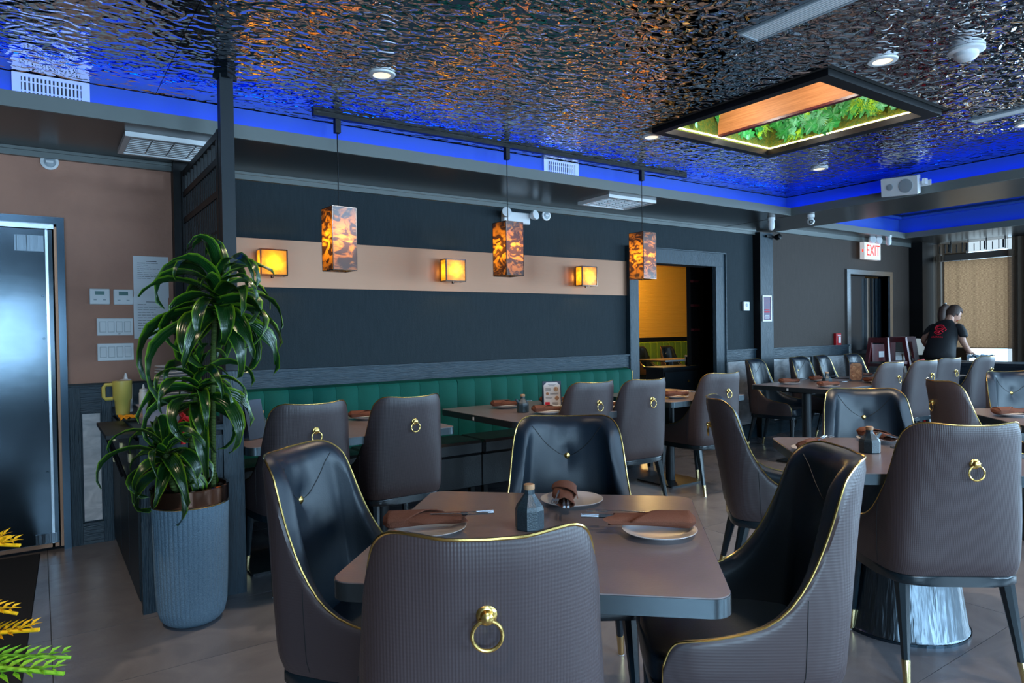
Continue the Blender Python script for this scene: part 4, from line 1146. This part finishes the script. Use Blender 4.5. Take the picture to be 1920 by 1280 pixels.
obj('end_piping', tube(B(), [(5.014,YW-.20,.45),(5.014,YW-.20,.93),(5.014,YW-.12,.957),(5.014,YW-.07,.957)], .004, 6), 'gold', bq, True)

# ================================================================== PENDANTS AND TRACK
t = thing('track_rail', 'long black ceiling track carrying the three stone pendants', 'track', (0,4.33,2.735))
obj('rail', boxes((1.49,4.97,-.018,.018,.012,.044)), 'black_paint', t)
obj('end_cap', boxes((1.47,1.489,-.02,.02,.010,.044)), 'black_paint', t)
def pendant(x, rot, ztop, zbot, label):
    y = 4.33
    t = thing('pendant_lamp', label, 'pendant lamp', (x,y,zbot), radians(rot), 'stone block pendant lamps')
    H = ztop-zbot; s = .083; zc_ = 2.747-zbot
    obj('track_adapter', boxes((-.018,.018,-.018,.018,zc_-.09,zc_-.002)), 'black_paint', t)
    obj('cord', tube(B(), [(0,0,H),(0,0,zc_-.09)], .0035, 6), 'black_paint', t)
    for a in range(4):
        M = Matrix.Rotation(a*pi/2,4,'Z'); bm = B()
        bm.faces.new([bm.verts.new(M@V(*p)) for p in ((-s+.003,-s,.0),(s-.003,-s,.0),(s-.003,-s,H),(-s+.003,-s,H))])
        obj('stone_face', bm, 'onyx_shade', t)
        bm = B(); box(bm, s-.003, s+.001, s-.003, s+.001, 0, H, M=M); 
        obj('corner_strip', bm, 'bronze_trim', t)
    obj('top_plate', boxes((-s,s,-s,s,H,H+.004)), 'bronze_trim', t)
    obj('bottom_rim', frame_bm(-s,s,-s,s,.008,-.004,0), 'bronze_trim', t)
    L = bpy.data.lights.new('pendant_bulb','POINT'); L.energy = 2.3; L.color = (1,.56,.13); L.shadow_soft_size = .03
    o = bpy.data.objects.new('pendant_bulb', L); COL.objects.link(o); o.location = (x,y,zbot+H*.50); 
pendant(1.63, 4, 2.165, 1.765, 'stone block pendant lamp nearest the lattice screen')
pendant(2.965, 4, 2.175, 1.775, 'middle stone block pendant lamp in front of the emergency light')
pendant(4.40, 4, 2.195, 1.795, 'stone block pendant lamp in front of the doorway casing')
def sconce(x, label):
    t = thing('wall_sconce', label, 'wall lamp', (x,YW-.02,1.885), 0, 'amber glass box sconces')
    w, h, d0, d1 = .095, .093, -.03, -.125
    obj('back_box', boxes((-.07,.07,d0,-.001,-.07,.07)), 'bronze_trim', t)
    def quad(ps): 
        bm = B(); bm.faces.new([bm.verts.new(p) for p in ps]); return bm
    obj('glass_front', quad(((-w,d1,-h),(w,d1,-h),(w,d1,h),(-w,d1,h))), 'sconce_glass', t)
    for s in (-1,1): obj('glass_side', quad(((s*w,d0,-h),(s*w,d1,-h),(s*w,d1,h),(s*w,d0,h))), 'sconce_glass', t)
    bm = B(); e = .005
    for sx in (-1,1):
        box(bm, sx*w-e, sx*w+e, d1-e, d1+e, -h, h)
        for sz in (-1,1): box(bm, sx*w-e, sx*w+e, d1, d0, sz*h-e, sz*h+e)
        box(bm, sx*w-e, sx*w+e, d0-e, d0+e, -h, h)
    for sz in (-1,1): box(bm, -w, w, d1-e, d1+e, sz*h-e, sz*h+e)
    obj('metal_frame', bm, 'bronze_trim', t)
    obj('bottom_knob', lathe(B(), [(.012,0),(.012,-.02)][::-1], 10, c=(0,-.07,-h)), 'bronze_trim', t)
    L = bpy.data.lights.new('sconce_bulb','POINT'); L.energy = 1.4; L.color = (1,.62,.14); L.shadow_soft_size = .025
    o = bpy.data.objects.new('sconce_bulb', L); COL.objects.link(o); o.location = (x,YW-.10,1.885)
sconce(1.44, 'amber glass wall sconce partly behind the tall plant')
sconce(2.98, 'amber glass wall sconce in the middle of the copper band')
sconce(4.50, 'amber glass wall sconce at the right end of the copper band')

# ================================================================== SCREEN, POST, HOST CABINET
t = thing('lattice_screen', 'tall black wooden lattice screen standing on the service cabinet', 'screen', (.85,0,0))
zt, zb = 2.484, .93
obj('stile', boxes((-.02,.02,4.02,4.06,zb,zt)), 'black_paint', t); obj('stile', boxes((-.02,.02,5.15,5.19,zb,zt)), 'black_paint', t)
for z in (zb, 2.12, 2.30, zt-.04, 1.25, 1.62): obj('rail', boxes((-.015,.015,4.0605,5.1495,z,z+.04)), 'black_paint', t)
y = 4.11; k = 0
while y < 5.13:
    obj('slat', boxes((-.010,.010,y,y+.018,zb+.041,2.119)), 'black_paint', t)
    obj('short_slat', boxes((-.010,.010,y,y+.014,2.161,2.299)), 'black_paint', t)
    if k % 2 == 0: obj('short_slat', boxes((-.010,.010,y,y+.014,2.341,zt-.041)), 'black_paint', t)
    y += .055; k += 1
for k in range(4): obj('cross_bar', boxes((-.008,.008,4.0605,5.1495,1.36+k*.19,1.375+k*.19)), 'black_paint', t)
t = thing('metal_post', 'dark square metal post with collar reaching the mirrored ceiling', 'post', (.857,3.93,0))
obj('shaft', boxes((-.034,.034,-.034,.034,.90,zc-.03)), 'dark_paint', t)
obj('collar', lathe(B(), [(.062,-.05),(.062,-.03),(.052,-.012),(.06,-.001)], 4, c=(0,0,zc), M=None), 'dark_paint', t)
t = thing('wood_post', 'blue grey brushed wooden corner post at the end of the service cabinet', 'post', (.825,3.80,0))
obj('shaft', boxes((-.048,.052,-.035,.045,0,1.165)), 'teal_wood_vertical', t)
t = thing('service_cabinet', 'dark teal service cabinet behind the potted plant', 'cabinet', (0,0,0))
obj('body', boxes((.40,.776,3.79,5.19,.02,.865)), 'dark_paint', t)
obj('counter_top', boxes((.385,.83,3.85,5.19,.8655,.895),(.385,.776,3.76,3.85,.8655,.895)), 'teal_wood', t)
for x0, x1 in ((.462,.61),(.615,.775)):
    obj('front_panel', boxes((x0,x1,3.775,3.7895,.12,.84)), 'teal_wood_vertical', t)
obj('corner_stile', boxes((.392,.46,3.755,3.7895,0,.864)), 'teal_wood_vertical', t)
for k, (y0,y1) in enumerate(((3.82,4.25),(4.27,4.70),(4.72,5.17))):
    d = obj('side_door', boxes((.385,.3995,y0,y1,.05,.84)), 'dark_paint', t)
    for z in (.70,.57): obj('pull', boxes((.372,.3845,y1-.2,y1-.14,z,z+.045)), 'brass', d)
t = thing('folding_shelf', 'black folding shelf on a diagonal bracket at left of the cabinet', 'shelf', (.385,4.12,.865))
obj('board', boxes((-.13,-.003,-.35,.30,0,.018)), 'black_paint', t)
for y in (-.25,.2): obj('brace', tube(B(), [(-.11,y,-.002),(-.02,y,-.28)], .007, 6), 'black_paint', t)
ZC = .8955
t = thing('travel_tumbler', 'yellow tumbler mug with handle on the service cabinet', 'mug', (.40,4.62,ZC))
obj('body', lathe(B(), [(.032,.0),(.036,.004),(.042,.085),(.050,.095),(.052,.20),(.048,.20)], 24), 'yellow_tumbler', t, True)
obj('handle', tube(B(), [(-.05,0,.18),(-.085,0,.18),(-.095,0,.165),(-.095,0,.11),(-.085,0,.098),(-.05,0,.098)], .011, 8), 'yellow_tumbler', t, True)
def squeeze(x, y, z, label, s=1, h=.75):
    t = thing('squeeze_bottle', label, 'bottle', (x,y,z))
    obj('body', lathe(B(), [(.034*s,.0),(.036*s,.01),(.036*s,.22*h),(.03*s,.235*h)], 20), 'white_plastic', t, True)
    obj('cap', lathe(B(), [(.031*s,.236*h),(.031*s,.262*h),(.012*s,.268*h),(.007*s,.30*h),(.004*s,.315*h)], 20), 'white_plastic', t, True)
squeeze(.435,4.80,ZC,'white squeeze bottle behind the yellow tumbler')
squeeze(.51,4.62,ZC,'white squeeze bottle between tumbler and plate stack', .7, .55)
squeeze(.545,4.50,ZC,'small white squeeze bottle touching the plate stack', .55, .5)
bm = B(); q = random.Random(4); n = 8
g = [[bm.verts.new((-.055+.11*i/n, -.08+.16*j/n, .012+.022*abs(sin(i*1.7+j*1.1))*q.uniform(.6,1))) for j in range(n+1)] for i in range(n+1)]
for i in range(n):
    for j in range(n): bm.faces.new((g[i][j],g[i+1][j],g[i+1][j+1],g[i][j+1]))
o = obj('cleaning_cloth', bm, 'yellow_cloth', None, True); o.location = (.405,4.25,.896); tag(o, 'crumpled yellow cloth at the cabinet edge below the yellow tumbler', 'cloth')
pg = None
for k in range(16):
    if pg is None: o = pg = obj('stacked_plate', lathe(B(), [(.05,0),(.085,.010),(.098,.016),(.095,.019),(.05,.006)], 32), 'white_ceramic', None, True)
    else: o = pg.copy(); COL.objects.link(o)
    o.location = (.66,4.55,ZC+.002+k*.0175); tag(o, 'white plate, '+('lowest second third fourth fifth sixth seventh eighth ninth tenth eleventh twelfth thirteenth fourteenth fifteenth topmost'.split()[k])+('' if k in (0,15) else ' from the bottom')+' in the tall stack on the service cabinet', 'plate', 'plates stacked on the service cabinet')
for (x,y,w,d,h,lb) in ((.52,4.10,.17,.22,.085,'clear plastic bin at left end of the service cabinet top'),(.70,4.05,.15,.25,.07,'clear plastic bin next to the wooden corner post')):
    t = thing('storage_bin', lb, 'bin', (x,y,ZC))
    obj('walls', frame_bm(-w/2,w/2,-d/2,d/2,.004,.001,h), 'clear_bin', t); obj('floor_panel', boxes((-w/2+.005,w/2-.005,-d/2+.005,d/2-.005,.001,.005)), 'clear_bin', t)
    obj('rim', frame_bm(-w/2-.008,w/2+.008,-d/2-.008,d/2+.008,.012,h,h+.006), 'clear_bin', t)
t = thing('red_tassel', 'red knotted ornament with two tassels hanging at the cabinet edge', 'ornament', (.60,3.745,.86))
obj('knot', tube(B(), [(.03*sin(k*.9)*(1+.3*sin(k*2.3)),-.012+.008*cos(k*1.7),.10+.035*cos(k*1.3)) for k in range(22)], .006, 6), 'red_cord', t, True)
for x in (-.018,.02):
    ts = obj('tassel', lathe(B(), [(.012,-.045),(.009,.0),(.004,.022),(.002,.07)], 10, c=(x,-.012,0)), 'red_cord', t, True)

# wall devices on the brown wall
def thermo(x, z, label):
    t = thing('thermostat', label, 'thermostat', (x,YW,z))
    obj('body', boxes((-.058,.058,-.022,-.001,-.052,.052,.004)), 'white_plastic', t)
    obj('display', boxes((-.027,.027,-.0235,-.0221,.012,.036)), 'lcd_green', t)
    obj('keys', boxes((-.035,-.018,-.0235,-.0221,-.025,-.018),(.018,.035,-.0235,-.0221,-.025,-.018)), 'grey_plastic', t)
thermo(.340,1.622,'white digital thermostat on the brown wall, left one of the pair')
thermo(.477,1.620,'white digital thermostat on the brown wall, next to the paper sheets')
def switches(z, label):
    t = thing('switch_plate', label, 'light switch', (.4255,YW,z))
    obj('plate', boxes((-.106,.106,-.010,-.001,-.058,.058,.003)), 'white_plastic', t)
    for k in range(4):
        x = -.072+k*.048
        obj('rocker', boxes((x-.0175,x+.0175,-.015,-.0101,-.034,.034,.002)), 'white_plastic', t)
        obj('rocker_gap', boxes((x-.019,x+.019,-.0104,-.01,-.036,.036)), 'grey_plastic', t)
    return t
t = switches(1.421,'white four-gang rocker switch plate below the thermostats'); text('lettering','SET',.012,'ink',t,face_mat((.025,-.0105,-.047),-90),.0002)
switches(1.253,'white four-gang rocker switch plate, lower of the two')
def sheet(x0,x1,z0,z1,y,label,lines,seed):
    t = thing('paper_notice', label, 'paper', ((x0+x1)/2,YW,(z0+z1)/2)); w,h=(x1-x0)/2,(z1-z0)/2
    obj('sheet', boxes((-w,w,-y-.0015,-y,-h,h)), 'paper', t)
    bm = B(); q = random.Random(seed)
    for k in range(lines[0]):
        z = h-.035-k*lines[1]; a = -w+.025; 
        if k == 0: box(bm, -.03, .035, -y-.002, -y-.0016, z-.002, z+.002); continue
        while a < w-.06:
            L = q.uniform(.012,.035); box(bm, a, a+L, -y-.002, -y-.0016, z-.0014, z+.0014); a += L+.004
            if q.random() < .12: break
    obj('print_lines', bm, 'ink', t)
sheet(.540,.756,1.62,1.903,.001,'upper printed white sheet taped on the brown wall',(10,.013),1)
sheet(.537,.750,1.340,1.625,.003,'lower printed white sheet hanging below the first one',(12,.018),2)

# ================================================================== POTTED DRACAENA
PX, PY = .58, 3.560
t = thing('potted_dracaena', 'tall variegated dracaena in a blue grey fluted planter with bronze rim', 'potted plant', (PX,PY,0))
bm = B(); n = 192; rings = []
for z, r in ((0,.105),(.01,.122),(.03,.138),(.08,.150),(.2,.156),(.35,.160),(.48,.163),(.565,.166)):
    rings.append([bm.verts.new(((r+.0035*abs(sin(24*2*pi*i/n))*min(1,z/.05+.2))*cos(2*pi*i/n), (r+.0035*abs(sin(24*2*pi*i/n))*min(1,z/.05+.2))*sin(2*pi*i/n), z)) for i in range(n)])
for A, C in zip(rings, rings[1:]):
    for i in range(n): bm.faces.new((A[i],A[(i+1)%n],C[(i+1)%n],C[i]))
bm.faces.new(list(reversed(rings[0])))
obj('fluted_pot', bm, 'planter_blue', t, True)
obj('bronze_rim', lathe(B(), [(.168,.5655),(.172,.575),(.172,.635),(.174,.642),(.168,.646),(.160,.642),(.158,.60)], 64, caps=False), 'bronze_trim', t, True)
obj('gold_line', lathe(B(), [(.170,.560),(.172,.5625),(.170,.565)], 64, caps=False), 'gold', t, True)
obj('soil', lathe(B(), [(.158,.598),(.158,.605),(.08,.615),(.0,.617)][:3], 32), 'soil', t, True)
q = random.Random(11); bm = B()
for k in range(70):
    a = q.uniform(0,6.28); r = .15*math.sqrt(q.random()); s = q.uniform(.007,.014)
    bmesh.ops.create_icosphere(bm, subdivisions=1, radius=s, matrix=Matrix.Translation((r*cos(a),r*sin(a),.618)))
o = obj('bark_chips', bm, 'soil', t); o['kind'] = 'stuff'
def leaf_mesh(L, w, droop, curl, twist, seed):
    bm = B(); uv = bm.loops.layers.uv.new('UVMap'); q = random.Random(seed); n = 10; rows = []
    p = V(0,0,0); ang = radians(8); seg = L/n; wav = q.uniform(0,6)
    for i in range(n+1):
        f = i/n; hw = w*(.35+.65*sin(pi*min(1,f*1.15+.12))**.8) if f < .9 else w*(1-f)*3.2
        hw = max(hw, .0008)
        tw = twist*f + .12*sin(f*9+wav); row = []
        tang = V(cos(ang),0,sin(ang)); nrm = V(-sin(ang),0,cos(ang))
        for s in (-1,-.5,0,.5,1):
            up = curl*hw*abs(s)**1.5 + .004*sin(f*17+wav+s)*abs(s)
            off = V(0,s*hw,0)*cos(tw) + nrm*(s*hw*sin(tw)+up)
            row.append((bm.verts.new(p+off), (s+1)/2, f))
        rows.append(row)
        p = p + tang*seg; ang -= droop*seg/L*(.45+1.25*f)
    for A, C in zip(rows, rows[1:]):
        for k in range(4):
            fc = bm.faces.new((A[k][0],A[k+1][0],C[k+1][0],C[k][0]))
            for lp, src in zip(fc.loops, (A[k],A[k+1],C[k+1],C[k])): lp[uv].uv = (src[1],src[2])
    return bm
LM = []
for k in range(12):
    q = random.Random(50+k)
    LM.append(obj('leaf', leaf_mesh(q.uniform(.33,.46), q.uniform(.032,.044), q.uniform(1.7,3.7), q.uniform(.3,.8), q.uniform(-.9,.9), k), 'variegated_leaf', t, True))
lused = [False]*len(LM)
def put_leaf(i, base, yaw, pitch, roll, sc):
    if not lused[i]: o = LM[i]; lused[i] = True
    else: o = share('leaf', LM[i], t)
    M = Matrix.Translation(base) @ Matrix.Rotation(yaw,4,'Z') @ Matrix.Rotation(-pitch,4,'Y') @ Matrix.Rotation(roll,4,'X') @ Matrix.Scale(sc,4)
    o.matrix_local = M
def rosette(cx, cy, cz, n, h, seed, smax=1.0):
    q = random.Random(seed)
    for k in range(n):
        f = k/n; yaw = k*2.39996+q.uniform(-.25,.25)
        pitch = radians(-22+92*f**1.6)+q.uniform(-.15,.15)
        if k >= n-2: pitch = radians(78+q.uniform(-5,5))
        put_leaf(q.randrange(12), V(cx,cy,cz+h*f), yaw, pitch, q.uniform(-.4,.4), smax*q.uniform(.82,1.12)*(1-.22*f))
def cane(pts, r):
    obj('cane', tube(B(), pts, r, 12), 'cane_green', t, True)
# (positions relative to the pot)
cane([(.10,-.02,.60),(.105,-.02,.9),(.115,0,1.25),(.13,.0,1.50)], .0125)
cane([(.0,.03,.60),(.02,.03,.85),(.04,.02,1.08)], .0135)
cane([(-.06,-.03,.60),(-.09,-.04,.70),(-.11,-.05,.82)], .014)
rosette(.14,.0,1.42,42,.20,1,1.24)
rosette(.045,.02,1.00,32,.16,2,1.02)
rosette(-.11,-.05,.72,30,.14,3,.88)
put_leaf(2, V(.16,-.03,1.60), radians(40), radians(84), 1.4, .95)

# foreground yellow-green spray plant at lower left
t = thing('spray_plant', 'blurred yellow and green artificial foliage sprays at lower left edge', 'potted plant', (-.125,1.31,0))
obj('pot', lathe(B(), [(.06,0),(.07,.02),(.085,.32),(.08,.33)], 24), 'black_paint', t, True)
def spray_bm(L):
    bm = B(); tube(bm, [(0,0,0),(L*.5,0,.015),(L,0,.0)], .003, 5)
    for k in range(9):
        x = L*(.12+.1*k); l = .034*(1.1-k/11)
        for s in (-1,1):
            for dz in (-.3,.35):
                vs = [bm.verts.new(p) for p in ((x,0,.008),(x+l*.5,s*l*.30,.010+dz*l*.4),(x+l,s*l*.85,.010+dz*l),(x+l*.25,s*l*.5,.012+dz*l*.5))]
                bm.faces.new(vs)
    return bm
sp = [obj('spray', spray_bm(.16), 'yellow_leaf', t), obj('spray', spray_bm(.17), 'lime_leaf', t)]
su = [0,0]
obj('stem', tube(B(), [(0,0,.3),(0,.01,.6),(-.02,0,1.06)], .006, 6), 'cane_green', t, True)
def spray(i, p, yaw, pitch, sc=1):
    o = sp[i] if not su[i] else share('spray', sp[i], t); su[i] = 1
    o.matrix_local = Matrix.Translation(p) @ Matrix.Rotation(radians(yaw),4,'Z') @ Matrix.Rotation(radians(-pitch),4,'Y') @ Matrix.Scale(sc,4)
for a in ((0,(-.02,0,1.03),-35,8,.9),(0,(-.02,0,1.0),-30,26,.85),(0,(-.02,0,.95),-35,0,.85),(0,(-.01,0,.885),-35,14,1.0),(1,(-.01,0,.845),-35,4,1.12),(1,(-.01,0,.83),-50,-12,1.0),(1,(-.01,0,.86),-10,-4,1.0),(0,(0,.01,.9),120,30,1),(1,(0,.01,.8),200,10,1),(0,(0,.01,1.0),250,20,1)):
    spray(*a)
# black entrance mat
tag(obj('floor_mat', prism(B(), [(-1.3,5.20),(-.018,5.20),(-.085,3.2),(-.16,1.2),(-1.5,1.2)], .001, .010), 'black_rubber'), 'black rubber floor mat in front of the stainless door', 'mat')

# ================================================================== WAITRESS
def limb(name, pts, radii, m, parent, n=12, flat=1.0, up=None):
    """smooth tapered body of elliptical rings: pts list of (x,y,z), radii list of (a,b)"""
    bm = B(); P = [Vector(p) for p in pts]; rings = []; N = len(P)
    for i, p in enumerate(P):
        tg = (P[min(i+1,N-1)]-P[max(i-1,0)]).normalized()
        side = Vector((sin(0),1,0)); side = (side - tg*side.dot(tg)).normalized(); fw = side.cross(tg)
        a, b = radii[i]
        rings.append([bm.verts.new(p+side*a*cos(2*pi*k/n)+fw*b*sin(2*pi*k/n)) for k in range(n)])
    for A, C in zip(rings, rings[1:]):
        for k in range(n): bm.faces.new((A[k],A[(k+1)%n],C[(k+1)%n],C[k]))
    bm.faces.new(list(reversed(rings[0]))); bm.faces.new(rings[-1])
    o = obj(name, bm, m, parent, True)
    md = o.modifiers.new('s','SUBSURF'); md.levels = md.render_levels = 1
    return o
wp = thing('person', 'person in black t-shirt with red back print bending over by the far window', 'person', (10.05,4.37,0), 0)
# local: +X away toward the window, body leans toward +X; side = +Y left
verts = [(0,0,.92),(.10,0,1.10),(.20,0,1.28),(.27,0,1.38),(.33,.0,1.455),(.36,-.01,1.53),
         (.20,.15,1.31),(.12,.26,1.14),(.26,.25,1.02),(.33,.235,1.0),
         (.20,-.15,1.31),(.15,-.23,1.12),(.30,-.24,.99),(.38,-.22,.97),
         (0,.09,.86),(.03,.10,.46),(-.03,.11,.06),(.09,.12,.03),(0,-.09,.86),(.03,-.10,.46),(-.03,-.11,.06),(.09,-.12,.03)]
edges = [(0,1),(1,2),(2,3),(3,4),(4,5),(2,6),(6,7),(7,8),(8,9),(2,10),(10,11),(11,12),(12,13),(0,14),(14,15),(15,16),(16,17),(0,18),(18,19),(19,20),(20,21)]
rad = [(.13,.15),(.115,.145),(.12,.15),(.075,.09),(.048,.05),(.06,.06),(.062,.062),(.044,.044),(.032,.032),(.026,.03),(.062,.062),(.044,.044),(.032,.032),(.026,.03),
       (.095,.095),(.06,.06),(.042,.042),(.03,.035),(.095,.095),(.06,.06),(.042,.042),(.03,.035)]
me = bpy.data.meshes.new('body'); me.from_pydata(verts, edges, []); me.materials.append(MATS['skin'])
body = bpy.data.objects.new('body', me); COL.objects.link(body); body.parent = wp
sm = body.modifiers.new('skin','SKIN')
for i, r in enumerate(rad): me.skin_vertices[0].data[i].radius = r
for i in range(len(verts)): me.skin_vertices[0].data[i].use_root = (i == 0)
ss = body.modifiers.new('sub','SUBSURF'); ss.levels = ss.render_levels = 2
# head with face
bm = B(); bmesh.ops.create_uvsphere(bm, u_segments=20, v_segments=14, radius=1)
for v in bm.verts:
    x, y, z = v.co
    fx = .098*x; fy = .075*y; fz = .115*z
    if z < 0: fy *= 1+.25*z; fx *= 1+.12*z
    if x > .75 and abs(y) < .22 and -.25 < z < .12: fx += .02*(1-abs(y)/.22)      # nose
    if x > .7 and abs(y) < .3 and -.55 < z < -.4: fx += .006                      # mouth
    if x > .6 and z < -.7: fx += .01                                              # chin
    if x > .7 and .05 < z < .25 and .2 < abs(y) < .55: fx -= .008                 # eye sockets
    v.co = (fx, fy, fz)
HM = Matrix.Translation((.385,-.02,1.50)) @ Matrix.Rotation(radians(-38),4,'Z') @ Matrix.Rotation(radians(34),4,'Y')
for v in bm.verts: v.co = HM @ v.co
hd = obj('head', bm, 'skin', wp, True)
for s in (-1,1):
    bm = B(); bmesh.ops.create_uvsphere(bm, u_segments=8, v_segments=6, radius=.010, matrix=HM @ Matrix.Translation((.088,s*.030,.014))); obj('eye', bm, 'hair', hd, True)
    bm = B(); bmesh.ops.create_uvsphere(bm, u_segments=8, v_segments=6, radius=1, matrix=HM @ Matrix.Translation((0,s*.074,-.005)) @ Matrix.Diagonal((.016,.008,.028,1))); obj('ear', bm, 'skin', hd, True)
bm = B(); bmesh.ops.create_uvsphere(bm, u_segments=8, v_segments=6, radius=1, matrix=HM @ Matrix.Translation((.092,0,-.055)) @ Matrix.Diagonal((.008,.022,.006,1))); obj('mouth', bm, 'shirt_print', hd, True)
bm = B(); bmesh.ops.create_uvsphere(bm, u_segments=20, v_segments=14, radius=1)
dl_ = [v for v in bm.verts if (v.co.x > .55 and v.co.z < .42) or (v.co.x > .15 and v.co.z < -.35) or v.co.z < -.8]
bmesh.ops.delete(bm, geom=dl_, context='VERTS')
for v in bm.verts: v.co = HM @ Vector((.110*v.co.x-.006, .086*v.co.y, .124*v.co.z+.008))
obj('hair', bm, 'hair', wp, True).modifiers.new('t','SOLIDIFY').thickness = .012
obj('ponytail', tube(B(), [(.35,.02,1.59),(.30,.045,1.60),(.25,.06,1.57),(.225,.065,1.50),(.215,.06,1.43),(.215,.05,1.37),(.225,.045,1.33)], .04, 12, rs=[.02,.042,.046,.05,.046,.036,.012]), 'hair', wp, True)
bm = B(); bmesh.ops.create_uvsphere(bm, u_segments=10, v_segments=8, radius=.014, matrix=Matrix.Translation((.30,.045,1.645))); obj('hair_tie', bm, 'white_plastic', wp, True)
# shirt: torso tube + sleeves
limb('shirt', [(-.04,0,.84),(.0,0,.95),(.06,0,1.08),(.13,0,1.20),(.19,0,1.30),(.235,0,1.365),(.265,0,1.395)], [(.215,.19),(.20,.17),(.18,.15),(.185,.135),(.195,.115),(.14,.085),(.065,.058)], 'shirt_black', wp, 18)
for s in (-1,1):
    limb('sleeve', [(.20,s*.11,1.335),(.20,s*.17,1.31),(.175,s*.215,1.24),(.15,s*.245,1.165)], [(.055,.062),(.064,.070),(.060,.066),(.058,.062)], 'shirt_black', wp, 12)
    limb('trouser_leg', [(-.02,s*.085,.90),(0,s*.09,.80),(.03,s*.10,.46),(-.025,s*.11,.10)], [(.105,.13),(.105,.12),(.078,.085),(.06,.065)], 'shirt_black', wp, 14)
    bm = B(); box(bm, -.07,.16,s*.11-.042,s*.11+.042,0,.075,.02); obj('shoe', bm, 'black_rubber', wp)
    # hands: palm + five fingers
    h0 = V(.33,.235,1.0) if s > 0 else V(.38,-.22,.97)
    bm = B()
    def sph(c, r3): bmesh.ops.create_uvsphere(bm, u_segments=10, v_segments=6, radius=1, matrix=Matrix.Translation(c) @ Matrix.Diagonal((*r3,1)))
    tube(bm, [h0+V(-.03,0,.005),h0+V(.01,0,0),h0+V(.05,0,-.012)], .03, 8, rs=[.024,.034,.032], flat=.5)
    for k, (dy, L) in enumerate(((-.026,.06),(-.009,.072),(.009,.068),(.025,.055))):
        a = h0+V(.045,dy,-.012); tube(bm, [a, a+V(L*.5,dy*.15,-.012), a+V(L*.85,dy*.15,-.035)], .008, 6, rs=[.009,.0085,.006])
    a = h0+V(.0,-s*.03,-.005); tube(bm, [a, a+V(.025,-s*.018,-.01), a+V(.05,-s*.02,-.026)], .009, 6, rs=[.011,.0095,.007])
    obj('hand', bm, 'skin', wp, True)
# red print on the back of the shirt
def back_pt(u, v):   # u across (+Y = viewer's left), v up the back 0..1, just outside the shirt
    x0, z0 = .035, 1.06; x1, z1 = .165, 1.29
    x, z = x0+(x1-x0)*v, z0+(z1-z0)*v; nx, nz = -.87, .49
    d = .142-.10*abs(u)**1.7*8*.6
    return V(x+nx*d, u, z+nz*d)
pr_ = None
bm = B()
def stroke(pts, r=.007): tube(bm, [back_pt(*p) for p in pts], r, 5)
stroke([(.055*cos(a*.3), .78+.17*sin(a*.3)) for a in range(0,22)])
stroke([(-.05,.70),(-.02,.74),(.02,.72),(.05,.68)]); stroke([(.035*cos(a*.5), .80+.09*sin(a*.5)) for a in range(0,13)], .005)
stroke([(-.055,.55),(-.02,.62),(.0,.50),(.03,.60),(.055,.52)]); stroke([(-.04,.45),(.0,.40),(.04,.46),(.01,.52)], .006)
stroke([(-.075,.62),(-.085,.70),(-.06,.80)], .006)
obj('back_print', bm, 'shirt_print', wp)
bm = B()
for k in range(7): 
    u = -.066+k*.021; tube(bm, [back_pt(u,.22),back_pt(u+.008,.30),back_pt(u+.014,.22)], .004, 5)
obj('print_lettering', bm, 'shirt_print', wp)
q = random.Random(2); bm = B(); n = 9
g = [[bm.verts.new((-.1+.2*i/n, -.13+.26*j/n, .02+.07*abs(sin(i*1.1+j*.8))*q.uniform(.5,1))) for j in range(n+1)] for i in range(n+1)]
for i in range(n):
    for j in range(n): bm.faces.new((g[i][j],g[i+1][j],g[i+1][j+1],g[i][j+1]))
o = obj('wiping_cloth', bm, 'blue_cloth', None, True); o.location = (10.42,4.02,.86); tag(o, 'pale blue wiping cloth under the hands of the person by the window', 'cloth')
